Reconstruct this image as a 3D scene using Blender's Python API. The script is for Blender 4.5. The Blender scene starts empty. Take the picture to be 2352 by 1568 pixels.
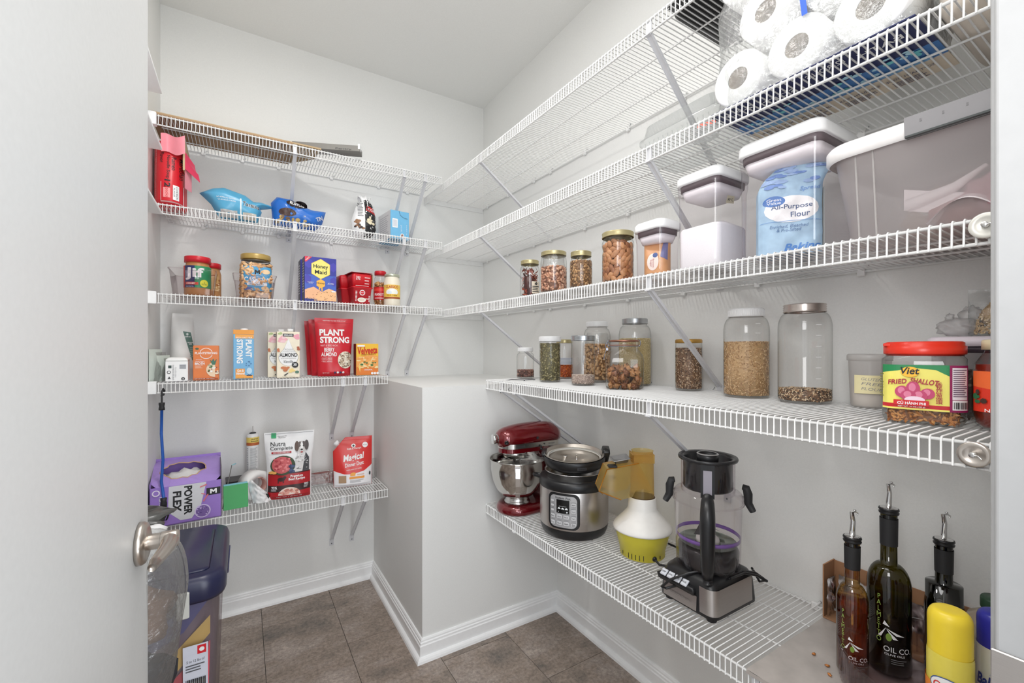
import bpy, math, random
import numpy as np
from mathutils import Vector, Matrix, noise
from mathutils.geometry import tessellate_polygon
random.seed(7); np.random.seed(7)
PI = math.pi
SC = bpy.context.scene
COL = SC.collection

# ---------------------------------------------------------------- camera, light, exposure
CAM_H = 1.225
cam = bpy.data.cameras.new('camera'); camo = bpy.data.objects.new('camera', cam); COL.objects.link(camo)
camo.location = (0, 0, CAM_H); camo.rotation_euler = (PI/2, 0, -math.radians(31.625))
cam.sensor_width = 36; cam.lens = 1003.8/2352*36; cam.shift_y = 18/2352; cam.clip_start = .02
SC.camera = camo
SC.view_settings.view_transform = 'Standard'; SC.view_settings.look = 'None'
SC.view_settings.gamma = 1; SC.view_settings.use_curve_mapping = False
SC.view_settings.exposure = 0.0
SC.cycles.transparent_max_bounces = 24; SC.cycles.max_bounces = 8
SC.cycles.diffuse_bounces = 5; SC.cycles.glossy_bounces = 4
SC.cycles.caustics_reflective = False; SC.cycles.caustics_refractive = False

w = bpy.data.worlds.new('world'); SC.world = w; w.use_nodes = True
w.node_tree.nodes['Background'].inputs[0].default_value = (.93, .96, 1, 1)
w.node_tree.nodes['Background'].inputs[1].default_value = 1.0

def area(name, loc, rot, size, sy, power, col, shape='RECTANGLE'):
    l = bpy.data.lights.new(name, 'AREA'); l.shape = shape; l.size = size
    if sy: l.size_y = sy
    l.energy = power; l.color = col
    o = bpy.data.objects.new(name, l); COL.objects.link(o); o.location = loc; o.rotation_euler = rot
    return o
# ceiling fixture of the pantry (above and behind the top of the frame)
area('ceiling_light', (.14, 1.28, 2.66), (0, 0, 0), .17, None, 8.3, (1, .98, .955), 'DISK')
# added soft disk below the ceiling, no real fixture; evens out the lower shelves
area('added_ceiling_fill', (.32, .50, 2.70), (0, 0, 0), .8, None, 8.6, (1, .995, .985), 'DISK')
# added fill lamp beside the camera, brightens the right wall and ledge side
area('added_side_fill', (-.02, .0, 1.62), (math.radians(84), 0, -math.radians(62)), .35, .5, 5.5, (1, .995, .99))
# daylight of the bright room behind the doorway
area('doorway_daylight', (.62, -.85, 1.10), (math.radians(90), 0, math.radians(6)), 1.0, 2.0, 30, (.91, .96, 1))
# window of that room, further back
area('window_daylight', (-.9, -2.2, 1.5), (math.radians(88), 0, math.radians(-28)), .5, 1.6, 12, (.75, .87, 1))

# ---------------------------------------------------------------- materials
MATS = {}
def lin(c):
    c = c/255.
    return c/12.92 if c <= .04045 else ((c+.055)/1.055)**2.4
GAIN = 1.12
def rgbl(c, gain=GAIN): return tuple(min(.93, lin(v)*gain) for v in c)+(1,)
def setin(b, k, v):
    if k in b.inputs: b.inputs[k].default_value = v
def C(r, g, b, rough=.5, metal=0., kind='', scale=60., bump=0., spec=.5, coat=0.):
    """plain procedural colour, cached"""
    key = (r, g, b, rough, metal, kind, scale, bump, spec, coat)
    if key in MATS: return MATS[key]
    m = bpy.data.materials.new('paint_%d_%d_%d' % (r, g, b)); m.use_nodes = True; nt = m.node_tree
    p = nt.nodes['Principled BSDF']
    p.inputs['Roughness'].default_value = rough; p.inputs['Metallic'].default_value = metal
    setin(p, 'Specular IOR Level', spec); setin(p, 'Coat Weight', coat)
    base = rgbl((r, g, b))
    tc = nt.nodes.new('ShaderNodeTexCoord')
    nz = nt.nodes.new('ShaderNodeTexNoise'); nz.inputs['Scale'].default_value = scale
    nz.inputs['Detail'].default_value = 4
    if kind == 'brushed':
        mp = nt.nodes.new('ShaderNodeMapping'); mp.inputs['Scale'].default_value = (1, 1, 60)
        nt.links.new(tc.outputs['Object'], mp.inputs[0]); nt.links.new(mp.outputs[0], nz.inputs['Vector'])
    else:
        nt.links.new(tc.outputs['Object'], nz.inputs['Vector'])
    amp = {'speckle': .55, 'streak': .3, 'brushed': .12, 'mottle': .35}.get(kind, .05)
    mx = nt.nodes.new('ShaderNodeMix'); mx.data_type = 'RGBA'
    mx.inputs[6].default_value = tuple(v*(1-amp) for v in base[:3])+(1,)
    mx.inputs[7].default_value = tuple(min(.95, v*(1+amp)) for v in base[:3])+(1,)
    nt.links.new(nz.outputs[0], mx.inputs[0]); nt.links.new(mx.outputs[2], p.inputs['Base Color'])
    if bump:
        bp = nt.nodes.new('ShaderNodeBump'); bp.inputs['Strength'].default_value = bump; bp.inputs['Distance'].default_value = .002
        nt.links.new(nz.outputs[0], bp.inputs['Height']); nt.links.new(bp.outputs[0], p.inputs['Normal'])
    MATS[key] = m; return m

def clear(name, tint=(1, 1, 1), edge=(.75, .76, .76), refl=.10, rough=.03, milk=0., milkcol=(.8, .78, .78), crinkle=0.):
    """thin clear wall: see-through with fresnel gloss, denser at grazing angles, optional milky haze"""
    if name in MATS: return MATS[name]
    m = bpy.data.materials.new(name); m.use_nodes = True; nt = m.node_tree; nt.nodes.clear()
    out = nt.nodes.new('ShaderNodeOutputMaterial')
    lw = nt.nodes.new('ShaderNodeLayerWeight'); lw.inputs[0].default_value = .5
    def power(e):
        n = nt.nodes.new('ShaderNodeMath'); n.operation = 'POWER'; n.inputs[1].default_value = e; nt.links.new(lw.outputs['Facing'], n.inputs[0]); return n
    mc = nt.nodes.new('ShaderNodeMix'); mc.data_type = 'RGBA'
    mc.inputs[6].default_value = tuple(tint)+(1,); mc.inputs[7].default_value = tuple(edge)+(1,)
    nt.links.new(power(3.5).outputs[0], mc.inputs[0])
    tr = nt.nodes.new('ShaderNodeBsdfTransparent'); nt.links.new(mc.outputs[2], tr.inputs[0])
    gl = nt.nodes.new('ShaderNodeBsdfGlossy'); gl.inputs['Roughness'].default_value = rough
    ad = nt.nodes.new('ShaderNodeMath'); ad.operation = 'MULTIPLY_ADD'; ad.inputs[1].default_value = .75; ad.inputs[2].default_value = .025+refl*.2
    nt.links.new(power(4.5).outputs[0], ad.inputs[0])
    if crinkle:
        tc = nt.nodes.new('ShaderNodeTexCoord'); nz = nt.nodes.new('ShaderNodeTexNoise'); nz.inputs['Scale'].default_value = 52; nz.inputs['Detail'].default_value = 5
        nt.links.new(tc.outputs['Object'], nz.inputs['Vector'])
        bp = nt.nodes.new('ShaderNodeBump'); bp.inputs['Strength'].default_value = crinkle; bp.inputs['Distance'].default_value = .01
        nt.links.new(nz.outputs[0], bp.inputs['Height'])
        for n in (gl, lw): nt.links.new(bp.outputs[0], n.inputs['Normal'])
    m1 = nt.nodes.new('ShaderNodeMixShader')
    nt.links.new(ad.outputs[0], m1.inputs[0]); nt.links.new(tr.outputs[0], m1.inputs[1]); nt.links.new(gl.outputs[0], m1.inputs[2])
    last = m1
    if milk:
        df = nt.nodes.new('ShaderNodeBsdfDiffuse'); df.inputs[0].default_value = tuple(milkcol)+(1,)
        tl = nt.nodes.new('ShaderNodeBsdfTranslucent'); tl.inputs[0].default_value = tuple(milkcol)+(1,)
        a = nt.nodes.new('ShaderNodeMixShader'); a.inputs[0].default_value = .45
        nt.links.new(df.outputs[0], a.inputs[1]); nt.links.new(tl.outputs[0], a.inputs[2])
        m2 = nt.nodes.new('ShaderNodeMixShader'); m2.inputs[0].default_value = milk
        nt.links.new(m1.outputs[0], m2.inputs[1]); nt.links.new(a.outputs[0], m2.inputs[2]); last = m2
    nt.links.new(last.outputs[0], out.inputs[0])
    MATS[name] = m; return m

GLASS = clear('clear_glass', (.995, .995, .992), (.58, .59, .57), .12, .02)
GREENGLASS = clear('dark_green_glass', (.26, .23, .04), (.03, .03, .01), .2, .03)
ACRYL = clear('clear_acrylic', (.985, .97, .98), (.80, .74, .79), .10, .04)
BINCLEAR = clear('smoky_clear_plastic', (.93, .90, .91), (.55, .48, .50), .12, .06)
FILM = clear('crinkled_film', (.97, .98, .97), (.8, .82, .82), .9, .10, .14, (.94, .94, .94), 1.)
BAGFILM = clear('grey_film', (.84, .84, .83), (.6, .6, .6), .5, .18, .17, (.70, .70, .69), 1.)
MILKY = clear('milky_plastic', (.94, .91, .91), (.8, .77, .77), .08, .15, .46, (.84, .79, .79))
MILKY2 = clear('frosted_plastic', (.95, .94, .93), (.85, .84, .83), .08, .2, .45, (.82, .80, .79))
AMBER = clear('amber_plastic', (.96, .82, .46), (.90, .62, .18), .12, .08, .30, (.86, .66, .27))
LIQ = clear('amber_liquid', (.80, .36, .06), (.6, .2, .03), .05, .05)
LIQ2 = clear('green_oil', (.42, .36, .04), (.2, .17, .02), .05, .05)
STEEL = C(196, 194, 192, .22, 1.)
STEELB = C(186, 180, 176, .34, 1., 'brushed', 30)
CHROME = C(215, 215, 215, .08, 1.)
NICKEL = C(190, 182, 174, .28, 1.)
WIREM = C(222, 222, 221, .35, 0)
BRACE = C(206, 206, 209, .4, 0)
WHITE = C(236, 236, 236, .4)
BLACK = C(26, 26, 28, .35)
BLACKM = C(34, 34, 36, .6)
GOLD = C(182, 170, 128, .3, .55)
LIDW = C(240, 240, 240, .45)

# ---------------------------------------------------------------- mesh helper
class B:
    def __init__(s): s.V = []; s.F = []; s.M = []; s.S = []; s.mats = []; s.T = None
    def mi(s, m):
        if m not in s.mats: s.mats.append(m)
        return s.mats.index(m)
    def add(s, V, F, m, sm=False):
        o = len(s.V); i = s.mi(m)
        if s.T is not None: V = [s.T @ Vector(v) for v in V]
        s.V += [tuple(v) for v in V]
        for f in F: s.F.append(tuple(o+k for k in f)); s.M.append(i); s.S.append(sm)
        return s
    def box(s, x0, x1, y0, y1, z0, z1, m, bev=0.):
        if bev:
            hx, hy = (x1-x0)/2, (y1-y0)/2; cx, cy = (x0+x1)/2, (y0+y1)/2
            return s.loft([(hx-bev, hy-bev, bev*.6, z0), (hx, hy, bev, z0+bev), (hx, hy, bev, z1-bev), (hx-bev, hy-bev, bev*.6, z1)], m, 3, cx, cy, sm=False)
        V = [(x, y, z) for z in (z0, z1) for y in (y0, y1) for x in (x0, x1)]
        return s.add(V, [(0, 2, 3, 1), (4, 5, 7, 6), (0, 1, 5, 4), (2, 6, 7, 3), (0, 4, 6, 2), (1, 3, 7, 5)], m)
    def obox(s, c, ax, ay, az, m):
        """oriented box: centre and three half vectors"""
        c, ax, ay, az = map(Vector, (c, ax, ay, az))
        V = [c+i*ax+j*ay+k*az for k in (-1, 1) for j in (-1, 1) for i in (-1, 1)]
        return s.add(V, [(0, 2, 3, 1), (4, 5, 7, 6), (0, 1, 5, 4), (2, 6, 7, 3), (0, 4, 6, 2), (1, 3, 7, 5)], m)
    def loft(s, rings, m, n=4, cx=0, cy=0, caps=(1, 1), sm=True):
        """rings of rounded rectangles (hx, hy, corner radius, z[, dx, dy])"""
        V = []
        for rg in rings:
            hx, hy, r, z = rg[:4]; dx, dy = (rg[4], rg[5]) if len(rg) > 4 else (0, 0)
            r = min(r, hx, hy)
            for q, (sx, sy) in enumerate(((1, 1), (-1, 1), (-1, -1), (1, -1))):
                for k in range(n+1):
                    a = PI/2*(q+k/n)
                    V.append((cx+dx+sx*(hx-r)+r*math.cos(a), cy+dy+sy*(hy-r)+r*math.sin(a), z))
        N = 4*(n+1); F = []
        for i in range(len(rings)-1):
            for k in range(N):
                F.append((i*N+k, i*N+(k+1) % N, (i+1)*N+(k+1) % N, (i+1)*N+k))
        if caps[0]: F.append(tuple(reversed(range(N))))
        if caps[1]: F.append(tuple((len(rings)-1)*N+k for k in range(N)))
        return s.add(V, F, m, sm)
    def lathe(s, prof, m, n=32, cx=0, cy=0, sm=True, a0=0, a1=2*PI):
        full = abs(a1-a0-2*PI) < 1e-6; V = []; N = n if full else n+1
        for r, z in prof:
            for k in range(N):
                a = a0+(a1-a0)*k/n; V.append((cx+r*math.cos(a), cy+r*math.sin(a), z))
        F = []
        for i in range(len(prof)-1):
            for k in range(n):
                k2 = (k+1) % N
                F.append((i*N+k, i*N+k2, (i+1)*N+k2, (i+1)*N+k))
        return s.add(V, F, m, sm)
    def cyl(s, r, z0, z1, m, n=24, cx=0, cy=0, bev=0.):
        b = bev or r*.02
        return s.lathe([(0, z0), (r-b, z0), (r, z0+b), (r, z1-b), (r-b, z1), (0, z1)], m, n, cx, cy)
    def tube(s, P, r, m, n=6, closed=False, cap=True, rs=None):
        P = [Vector(p) for p in P]; V = []; K = len(P); up = None
        for i, p in enumerate(P):
            a = P[(i-1) % K] if (i or closed) else p; b = P[(i+1) % K] if (i < K-1 or closed) else p
            d = (b-a).normalized()
            if up is None:
                up = Vector((0, 0, 1)) if abs(d.z) < .9 else Vector((1, 0, 0))
            x = d.cross(up)
            if x.length < 1e-4: x = d.orthogonal()
            x.normalize(); up = x.cross(d).normalized()
            rr = rs[i] if rs else r
            for k in range(n):
                t = 2*PI*k/n; V.append(p+x*(rr*math.cos(t))+up*(rr*math.sin(t)))
        F = []
        for i in range(K if closed else K-1):
            j = (i+1) % K
            for k in range(n): F.append((i*n+k, i*n+(k+1) % n, j*n+(k+1) % n, j*n+k))
        if cap and not closed: F += [tuple(range(n)), tuple((K-1)*n+k for k in reversed(range(n)))]
        return s.add(V, F, m, True)
    def ell(s, c, r, m, nu=12, nv=8, R=None, wob=0.):
        V = []; F = []
        for i in range(nv+1):
            t = PI*i/nv
            for k in range(nu):
                p = 2*PI*k/nu
                v = Vector((math.sin(t)*math.cos(p), math.sin(t)*math.sin(p), math.cos(t)))
                q = 1+wob*noise.noise(v*2.3+Vector(c)*40)
                v = Vector((v.x*r[0]*q, v.y*r[1]*q, v.z*r[2]*q))
                if R is not None: v = R @ v
                V.append(v+Vector(c))
        for i in range(nv):
            for k in range(nu): F.append((i*nu+k, (i+1)*nu+k, (i+1)*nu+(k+1) % nu, i*nu+(k+1) % nu))
        return s.add(V, F, m, True)
    def grid(s, fn, nu, nv, m, closed=False, sm=True):
        V = [fn(i/nu, j/nv) for j in range(nv+1) for i in range(nu+1)]
        F = [(j*(nu+1)+i, j*(nu+1)+i+1, (j+1)*(nu+1)+i+1, (j+1)*(nu+1)+i) for j in range(nv) for i in range(nu)]
        return s.add(V, F, m, sm)
    def prism(s, pts, z0, z1, m, axis='z'):
        """extrude a 2D polygon; axis z: (x,y)->z ; axis y: (x,z) extruded along y ; axis x: (y,z) along x"""
        n = len(pts)
        def P(a, b, c): return {'z': (a, b, c), 'y': (a, c, b), 'x': (c, a, b)}[axis]
        V = [P(a, b, z0) for a, b in pts]+[P(a, b, z1) for a, b in pts]
        tri = tessellate_polygon([[Vector((a, b, 0)) for a, b in pts]])
        F = [tuple(t) for t in tri]+[tuple(n+k for k in reversed(t)) for t in tri]
        F += [(k, (k+1) % n, n+(k+1) % n, n+k) for k in range(n)]
        return s.add(V, F, m)
    def mesh(s, name):
        me = bpy.data.meshes.new(name)
        me.from_pydata(s.V, [], s.F)
        me.polygons.foreach_set('material_index', s.M); me.polygons.foreach_set('use_smooth', s.S)
        for m in s.mats: me.materials.append(m)
        me.update(); return me
    def build(s, name, parent=None):
        o = bpy.data.objects.new(name, s.mesh(name)); COL.objects.link(o)
        if parent is not None: o.parent = parent
        return o

def tag(o, label, cat, group=None, kind=None):
    o['label'] = label; o['category'] = cat
    if group: o['group'] = group
    if kind: o['kind'] = kind
    return o
def thing(name, label, cat, loc=(0, 0, 0), rotz=0., group=None):
    o = bpy.data.objects.new(name, None); COL.objects.link(o); o.empty_display_size = .05
    o.location = loc; o.rotation_euler = (0, 0, rotz)
    return tag(o, label, cat, group)
def struct(name, b, parent=None):
    o = b.build(name, parent)
    if parent is None: o['kind'] = 'structure'
    return o
def face_cam(x, y, extra=0.): return -math.atan2(x, y)+extra      # local -Y looks back to the doorway

# ---------------------------------------------------------------- flat print (lettering, colour fields)
_T = {}
def glyphs(body, bold=0., shear=0.):
    key = (body, bold, shear)
    if key not in _T:
        cu = bpy.data.curves.new('t', 'FONT'); cu.body = body; cu.size = 1; cu.offset = bold*.5; cu.shear = shear
        cu.resolution_u = 3; cu.align_x = 'CENTER'; cu.space_line = .85
        o = bpy.data.objects.new('t', cu); me = bpy.data.meshes.new_from_object(o)
        V = [(v.co.x, v.co.y) for v in me.vertices]; F = [tuple(p.vertices) for p in me.polygons]
        bpy.data.objects.remove(o); bpy.data.curves.remove(cu); bpy.data.meshes.remove(me)
        if V:
            x0 = min(v[0] for v in V); x1 = max(v[0] for v in V); y0 = min(v[1] for v in V); y1 = max(v[1] for v in V)
            V = [((v[0]-x0)/(x1-x0)-.5, (v[1]-y0)/(y1-y0)-.5) for v in V]
        _T[key] = (V, F)
    return _T[key]
class Print:
    """2D artwork in metres, later wrapped on a surface by a map (x, z, lift)->point"""
    def __init__(s, mp, step=.006): s.mp = mp; s.b = B(); s.lay = 0; s.step = step
    def _put(s, V, F, m):
        s.lay += 1; off = .0005+.00015*s.lay
        # subdivide long edges so that the print follows curved faces
        V = list(V); T = []
        for f in F:
            for k in range(1, len(f)-1): T.append((f[0], f[k], f[k+1]))
        st = s.step
        if st:
            stack = T; T = []; mid = {}
            while stack:
                a, b, c = stack.pop()
                L = [(V[a][0]-V[b][0])**2+(V[a][1]-V[b][1])**2, (V[b][0]-V[c][0])**2+(V[b][1]-V[c][1])**2, (V[c][0]-V[a][0])**2+(V[c][1]-V[a][1])**2]
                k = L.index(max(L))
                if L[k] <= st*st: T.append((a, b, c)); continue
                tri = (a, b, c); p, q, r_ = tri[k], tri[(k+1) % 3], tri[(k+2) % 3]
                e = (min(p, q), max(p, q))
                if e not in mid:
                    V.append(((V[p][0]+V[q][0])/2, (V[p][1]+V[q][1])/2)); mid[e] = len(V)-1
                h = mid[e]; stack += [(p, h, r_), (h, q, r_)]
        s.b.add([s.mp(x, y, off) for x, y in V], T, m, False)
        return s
    def rect(s, x0, x1, z0, z1, m): return s._put([(x0, z0), (x1, z0), (x1, z1), (x0, z1)], [(0, 1, 2, 3)], m)
    def ell(s, cx, cz, rx, rz, m, n=20, a0=0, a1=2*PI):
        V = [(cx, cz)]+[(cx+rx*math.cos(a0+(a1-a0)*k/n), cz+rz*math.sin(a0+(a1-a0)*k/n)) for k in range(n+1)]
        return s._put(V, [(0, k+1, k+2) for k in range(n)], m)
    def poly(s, pts, m):
        tri = tessellate_polygon([[Vector((a, b, 0)) for a, b in pts]])
        return s._put(pts, [tuple(t) for t in tri], m)
    def txt(s, body, cx, cz, w_, h_, m, rot=0., bold=0., shear=0.):
        V, F = glyphs(body, bold, shear); c, d = math.cos(rot), math.sin(rot)
        V = [(cx+x*w_*c-y*h_*d, cz+x*w_*d+y*h_*c) for x, y in V]
        return s._put(V, F, m)
    def lines(s, x0, x1, z0, z1, n, m, fill=.45, ragged=.3, seed=1):
        rd = random.Random(seed); dz = (z1-z0)/n
        for k in range(n):
            z = z1-dz*(k+.5); s.rect(x0, x1-(x1-x0)*rd.random()*ragged, z-dz*fill/2, z+dz*fill/2, m)
            s.lay -= 1
        s.lay += 1; return s
    def blobs(s, x0, x1, z0, z1, n, r, mats, seed=1, el=.7):
        rd = random.Random(seed)
        for k in range(n):
            s.ell(rd.uniform(x0, x1), rd.uniform(z0, z1), r*rd.uniform(.6, 1.3), r*el*rd.uniform(.6, 1.3), rd.choice(mats), 7)
            s.lay -= .8
        return s
    def done(s, parent, name='printed_label'): return s.b.build(name, parent)
def flat(d, x0=0., z0=0.): return lambda x, z, o: (x+x0, -d-o, z+z0)
def side(xs, sgn=-1, y0=0.): return lambda x, z, o: (sgn*(xs+o), -sgn*x*1.+y0 if sgn > 0 else -x+y0, z)
def cylmap(r, a0=0.): return lambda x, z, o: ((r+o)*math.sin(x/r+a0), -(r+o)*math.cos(x/r+a0), z)
def rrmap(hx, hy, rad):
    """wrap round a rounded rectangle, x=0 in the middle of the front (-Y) face"""
    rad = min(rad, hx, hy)
    def f(x, z, o):
        s_ = 1 if x >= 0 else -1; x = abs(x); fl = hx-rad; arc = rad*PI/2
        if x <= fl: return (s_*x, -hy-o, z)
        if x <= fl+arc:
            a = (x-fl)/rad; return (s_*(fl+(rad+o)*math.sin(a)), -(hy-rad)-(rad+o)*math.cos(a), z)
        return (s_*(hx+o), -(hy-rad)+(x-fl-arc), z)
    return f

# ---------------------------------------------------------------- loose fill (grains) as one real mesh
_oct = ([(1, 0, 0), (-1, 0, 0), (0, 1, 0), (0, -1, 0), (0, 0, 1), (0, 0, -1)],
        [(0, 2, 4), (2, 1, 4), (1, 3, 4), (3, 0, 4), (2, 0, 5), (1, 2, 5), (3, 1, 5), (0, 3, 5)])
def _bean(nu=7, nv=4):
    b = B(); b.ell((0, 0, 0), (1, 1, 1), WHITE, nu, nv); return b.V, b.F
_bn = None
def fill(name, label, loc, r, h, size, mats, core, dens=1., shape='oct', cat='dry food', rz=None, top=1., hx=None, hy=None, mound=0., rotz=0.):
    """cylindrical (or rounded box) heap of grains touching the wall of its jar; stuff"""
    global _bn
    if shape == 'oct': bv, bf = _oct
    else:
        if _bn is None: _bn = _bean()
        bv, bf = _bn
    bv = np.array(bv, float)*np.array(size)
    g = max(size); A_side = 2*PI*r*h if not hx else 4*(hx+hy)*h
    A_top = PI*r*r if not hx else 4*hx*hy
    per = 4*size[0]*size[1]*.9
    ns = int(A_side/per*dens); ntp = int(A_top/per*dens*top)
    P = []
    for i in range(ns+ntp):
        if not hx:
            a = random.random()*2*PI
            if i < ns: rr = r-size[2]*.7; z = size[2]+random.random()*(h-size[2])
            else: rr = (r-size[2])*math.sqrt(random.random()); z = h+mound*(1-(rr/r)**2)
            P.append((rr*math.cos(a), rr*math.sin(a), z, a))
        else:
            t = random.random()*(hx+hy)*4
            if i < ns:
                if t < 2*hx: p = (t-hx, -hy, -PI/2)
                elif t < 4*hx: p = (t-3*hx, hy, PI/2)
                elif t < 4*hx+2*hy: p = (-hx, t-4*hx-hy, PI)
                else: p = (hx, t-4*hx-3*hy, 0)
                P.append((p[0], p[1], random.random()*h, p[2]))
            else: P.append((random.uniform(-hx, hx), random.uniform(-hy, hy), h, 0))
    P = np.array(P); N = len(P); nb = len(bv)
    # tangent frame on the side wall with a random turn in it, slight tilt
    sidey = np.arange(N) < ns
    a = P[:, 3]; t = np.random.rand(N)*2*PI
    n_ = np.stack([np.where(sidey, np.cos(a), 0), np.where(sidey, np.sin(a), 0), np.where(sidey, 0, 1)], 1)+np.random.randn(N, 3)*.18
    n_ /= np.linalg.norm(n_, axis=1)[:, None]
    u0 = np.cross(n_, np.random.randn(N, 3)); u0 /= np.linalg.norm(u0, axis=1)[:, None]; v0 = np.cross(n_, u0)
    V = bv[None, :, 0, None]*u0[:, None]+bv[None, :, 1, None]*v0[:, None]+bv[None, :, 2, None]*n_[:, None]
    V *= (0.85+.3*np.random.rand(N))[:, None, None]
    V += P[:, None, :3]
    b = B(); ms = [b.mi(m) for m in mats]
    b.V = [tuple(v) for v in V.reshape(-1, 3)]
    rc = np.random.randint(0, len(mats), N)
    for i in range(N):
        o = i*nb
        for f in bf: b.F.append(tuple(o+k for k in f)); b.M.append(int(rc[i])); b.S.append(shape != 'oct')
    if not hx: b.lathe([(0, size[2]*.5), (r-size[2]*1.6, size[2]*.5), (r-size[2]*1.6, h-size[2]), (r*.6, h-size[2]+mound*.6), (0, h-size[2]+mound*.9)], core, 20)
    else: b.box(-hx+size[2], hx-size[2], -hy+size[2], hy-size[2], .002, h-size[2]*.5, core)
    o = b.build(name); o.location = loc; o.rotation_euler = (0, 0, rotz)
    return tag(o, label, cat, kind='stuff')
# ================================================================ THE ROOM
XL, XR, YB, YF, ZC = -.3046, 1.275, 2.4117, .106, 2.721
BX, BY, BZ = .6047, 1.6594, 1.073
WALLM = C(222, 222, 220, .62, 0, '', 300, .05)
CEILM = C(224, 224, 222, .8, 0, '', 200, .03)
TRIMM = C(236, 238, 240, .35)
b = B(); b.box(XL, XR, YB, YB+.1, 0, ZC, WALLM); struct('wall_back', b)
b = B(); b.box(XR, XR+.1, YF-.12, YB+.1, 0, ZC, WALLM); struct('wall_right', b)
b = B(); b.box(XL-.1, XL, YF-.12, YB+.1, 0, ZC, WALLM); struct('wall_left', b)
b = B(); b.box(XL, -.20, YF-.12, YF, 0, ZC, WALLM); b.box(.62, XR, YF-.12, YF, 0, ZC, WALLM); b.box(-.20, .62, YF-.12, YF, 2.06, ZC, WALLM)
struct('wall_front', b)
b = B(); b.box(XL-.1, XR+.1, YF-.12, YB+.1, ZC, ZC+.1, CEILM); struct('ceiling', b)
b = B(); b.box(BX, XR, BY, YB, 0, BZ-.004, WALLM); b.box(BX, XR, BY, YB, BZ-.004, BZ, WALLM); struct('wall_ledge', b)

# floor: vinyl tiles 0.298 x 0.60 in staggered columns, each tile its own piece
def tilemat(i):
    m = bpy.data.materials.new('stone_tile'); m.use_nodes = True; nt = m.node_tree; p = nt.nodes['Principled BSDF']
    tc = nt.nodes.new('ShaderNodeTexCoord'); mp = nt.nodes.new('ShaderNodeMapping'); mp.inputs['Location'].default_value = (i*3.1, i*7.7, i)
    nt.links.new(tc.outputs['Object'], mp.inputs[0])
    def nz(sc, det, ro=.6, st=None):
        n = nt.nodes.new('ShaderNodeTexNoise'); n.inputs['Scale'].default_value = sc; n.inputs['Detail'].default_value = det; n.inputs['Roughness'].default_value = ro
        if st:
            q = nt.nodes.new('ShaderNodeMapping'); q.inputs['Scale'].default_value = st; nt.links.new(mp.outputs[0], q.inputs[0]); nt.links.new(q.outputs[0], n.inputs['Vector'])
        else: nt.links.new(mp.outputs[0], n.inputs['Vector'])
        return n
    a = nz(4.5, 6, .62, (1, 1.6, 1)); c = nz(75, 5, .75); d = nz(260, 2)
    rm = nt.nodes.new('ShaderNodeValToRGB'); nt.links.new(a.outputs[0], rm.inputs[0])
    e = rm.color_ramp.elements
    e[0].position = .30; e[0].color = rgbl((106, 100, 95)); e[1].position = .72; e[1].color = rgbl((180, 167, 158))
    q = e.new(.5); q.color = rgbl((147, 133, 122)); q = e.new(.6); q.color = rgbl((157, 145, 137))
    rm2 = nt.nodes.new('ShaderNodeValToRGB'); nt.links.new(c.outputs[0], rm2.inputs[0])
    e = rm2.color_ramp.elements; e[0].position = .32; e[0].color = (.48, .48, .48, 1); e[1].position = .68; e[1].color = (1.30, 1.28, 1.26, 1)
    mx = nt.nodes.new('ShaderNodeMix'); mx.data_type = 'RGBA'; mx.blend_type = 'MULTIPLY'; mx.inputs[0].default_value = .85
    nt.links.new(rm.outputs[0], mx.inputs[6]); nt.links.new(rm2.outputs[0], mx.inputs[7])
    nt.links.new(mx.outputs[2], p.inputs['Base Color']); p.inputs['Roughness'].default_value = .48
    bp = nt.nodes.new('ShaderNodeBump'); bp.inputs['Strength'].default_value = .25; bp.inputs['Distance'].default_value = .002
    ad = nt.nodes.new('ShaderNodeMath'); nt.links.new(c.outputs[0], ad.inputs[0]); nt.links.new(d.outputs[0], ad.inputs[1])
    nt.links.new(ad.outputs[0], bp.inputs['Height']); nt.links.new(bp.outputs[0], p.inputs['Normal'])
    return m
TM = [tilemat(i) for i in range(4)]
b = B(); b.box(XL-.1, XR+.1, -1.6, YB+.1, -.1, -.003, C(60, 56, 54, .8)); floor = struct('floor', b)
k = 0
for ci, x0 in enumerate([-.5225, -.2245, .0735, .3715, .6695, .9675, 1.2655]):
    y = [1.604, 1.306, 1.604, 1.306, 1.604, 1.316, 1.604][ci]
    y = [1.604, 1.29, 1.604, 1.306, 1.604, 1.316, 1.604][ci]
    off = {0: 0, 1: .0, 2: 0}.get(ci, 0)
    ys = y-.602*6
    while ys < YB+.1:
        a0, a1 = max(ys+.001, -1.58), min(ys+.601, YB+.09)
        c0, c1 = max(x0+.001, XL-.09), min(x0+.297, XR+.09)
        if a1-a0 > .02 and c1-c0 > .01:
            t = B(); t.box(c0, c1, a0, a1, -.003, 0, TM[(k*7+ci) % 4]); t.build('floor_tile', floor); k += 1
        ys += .602

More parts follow.
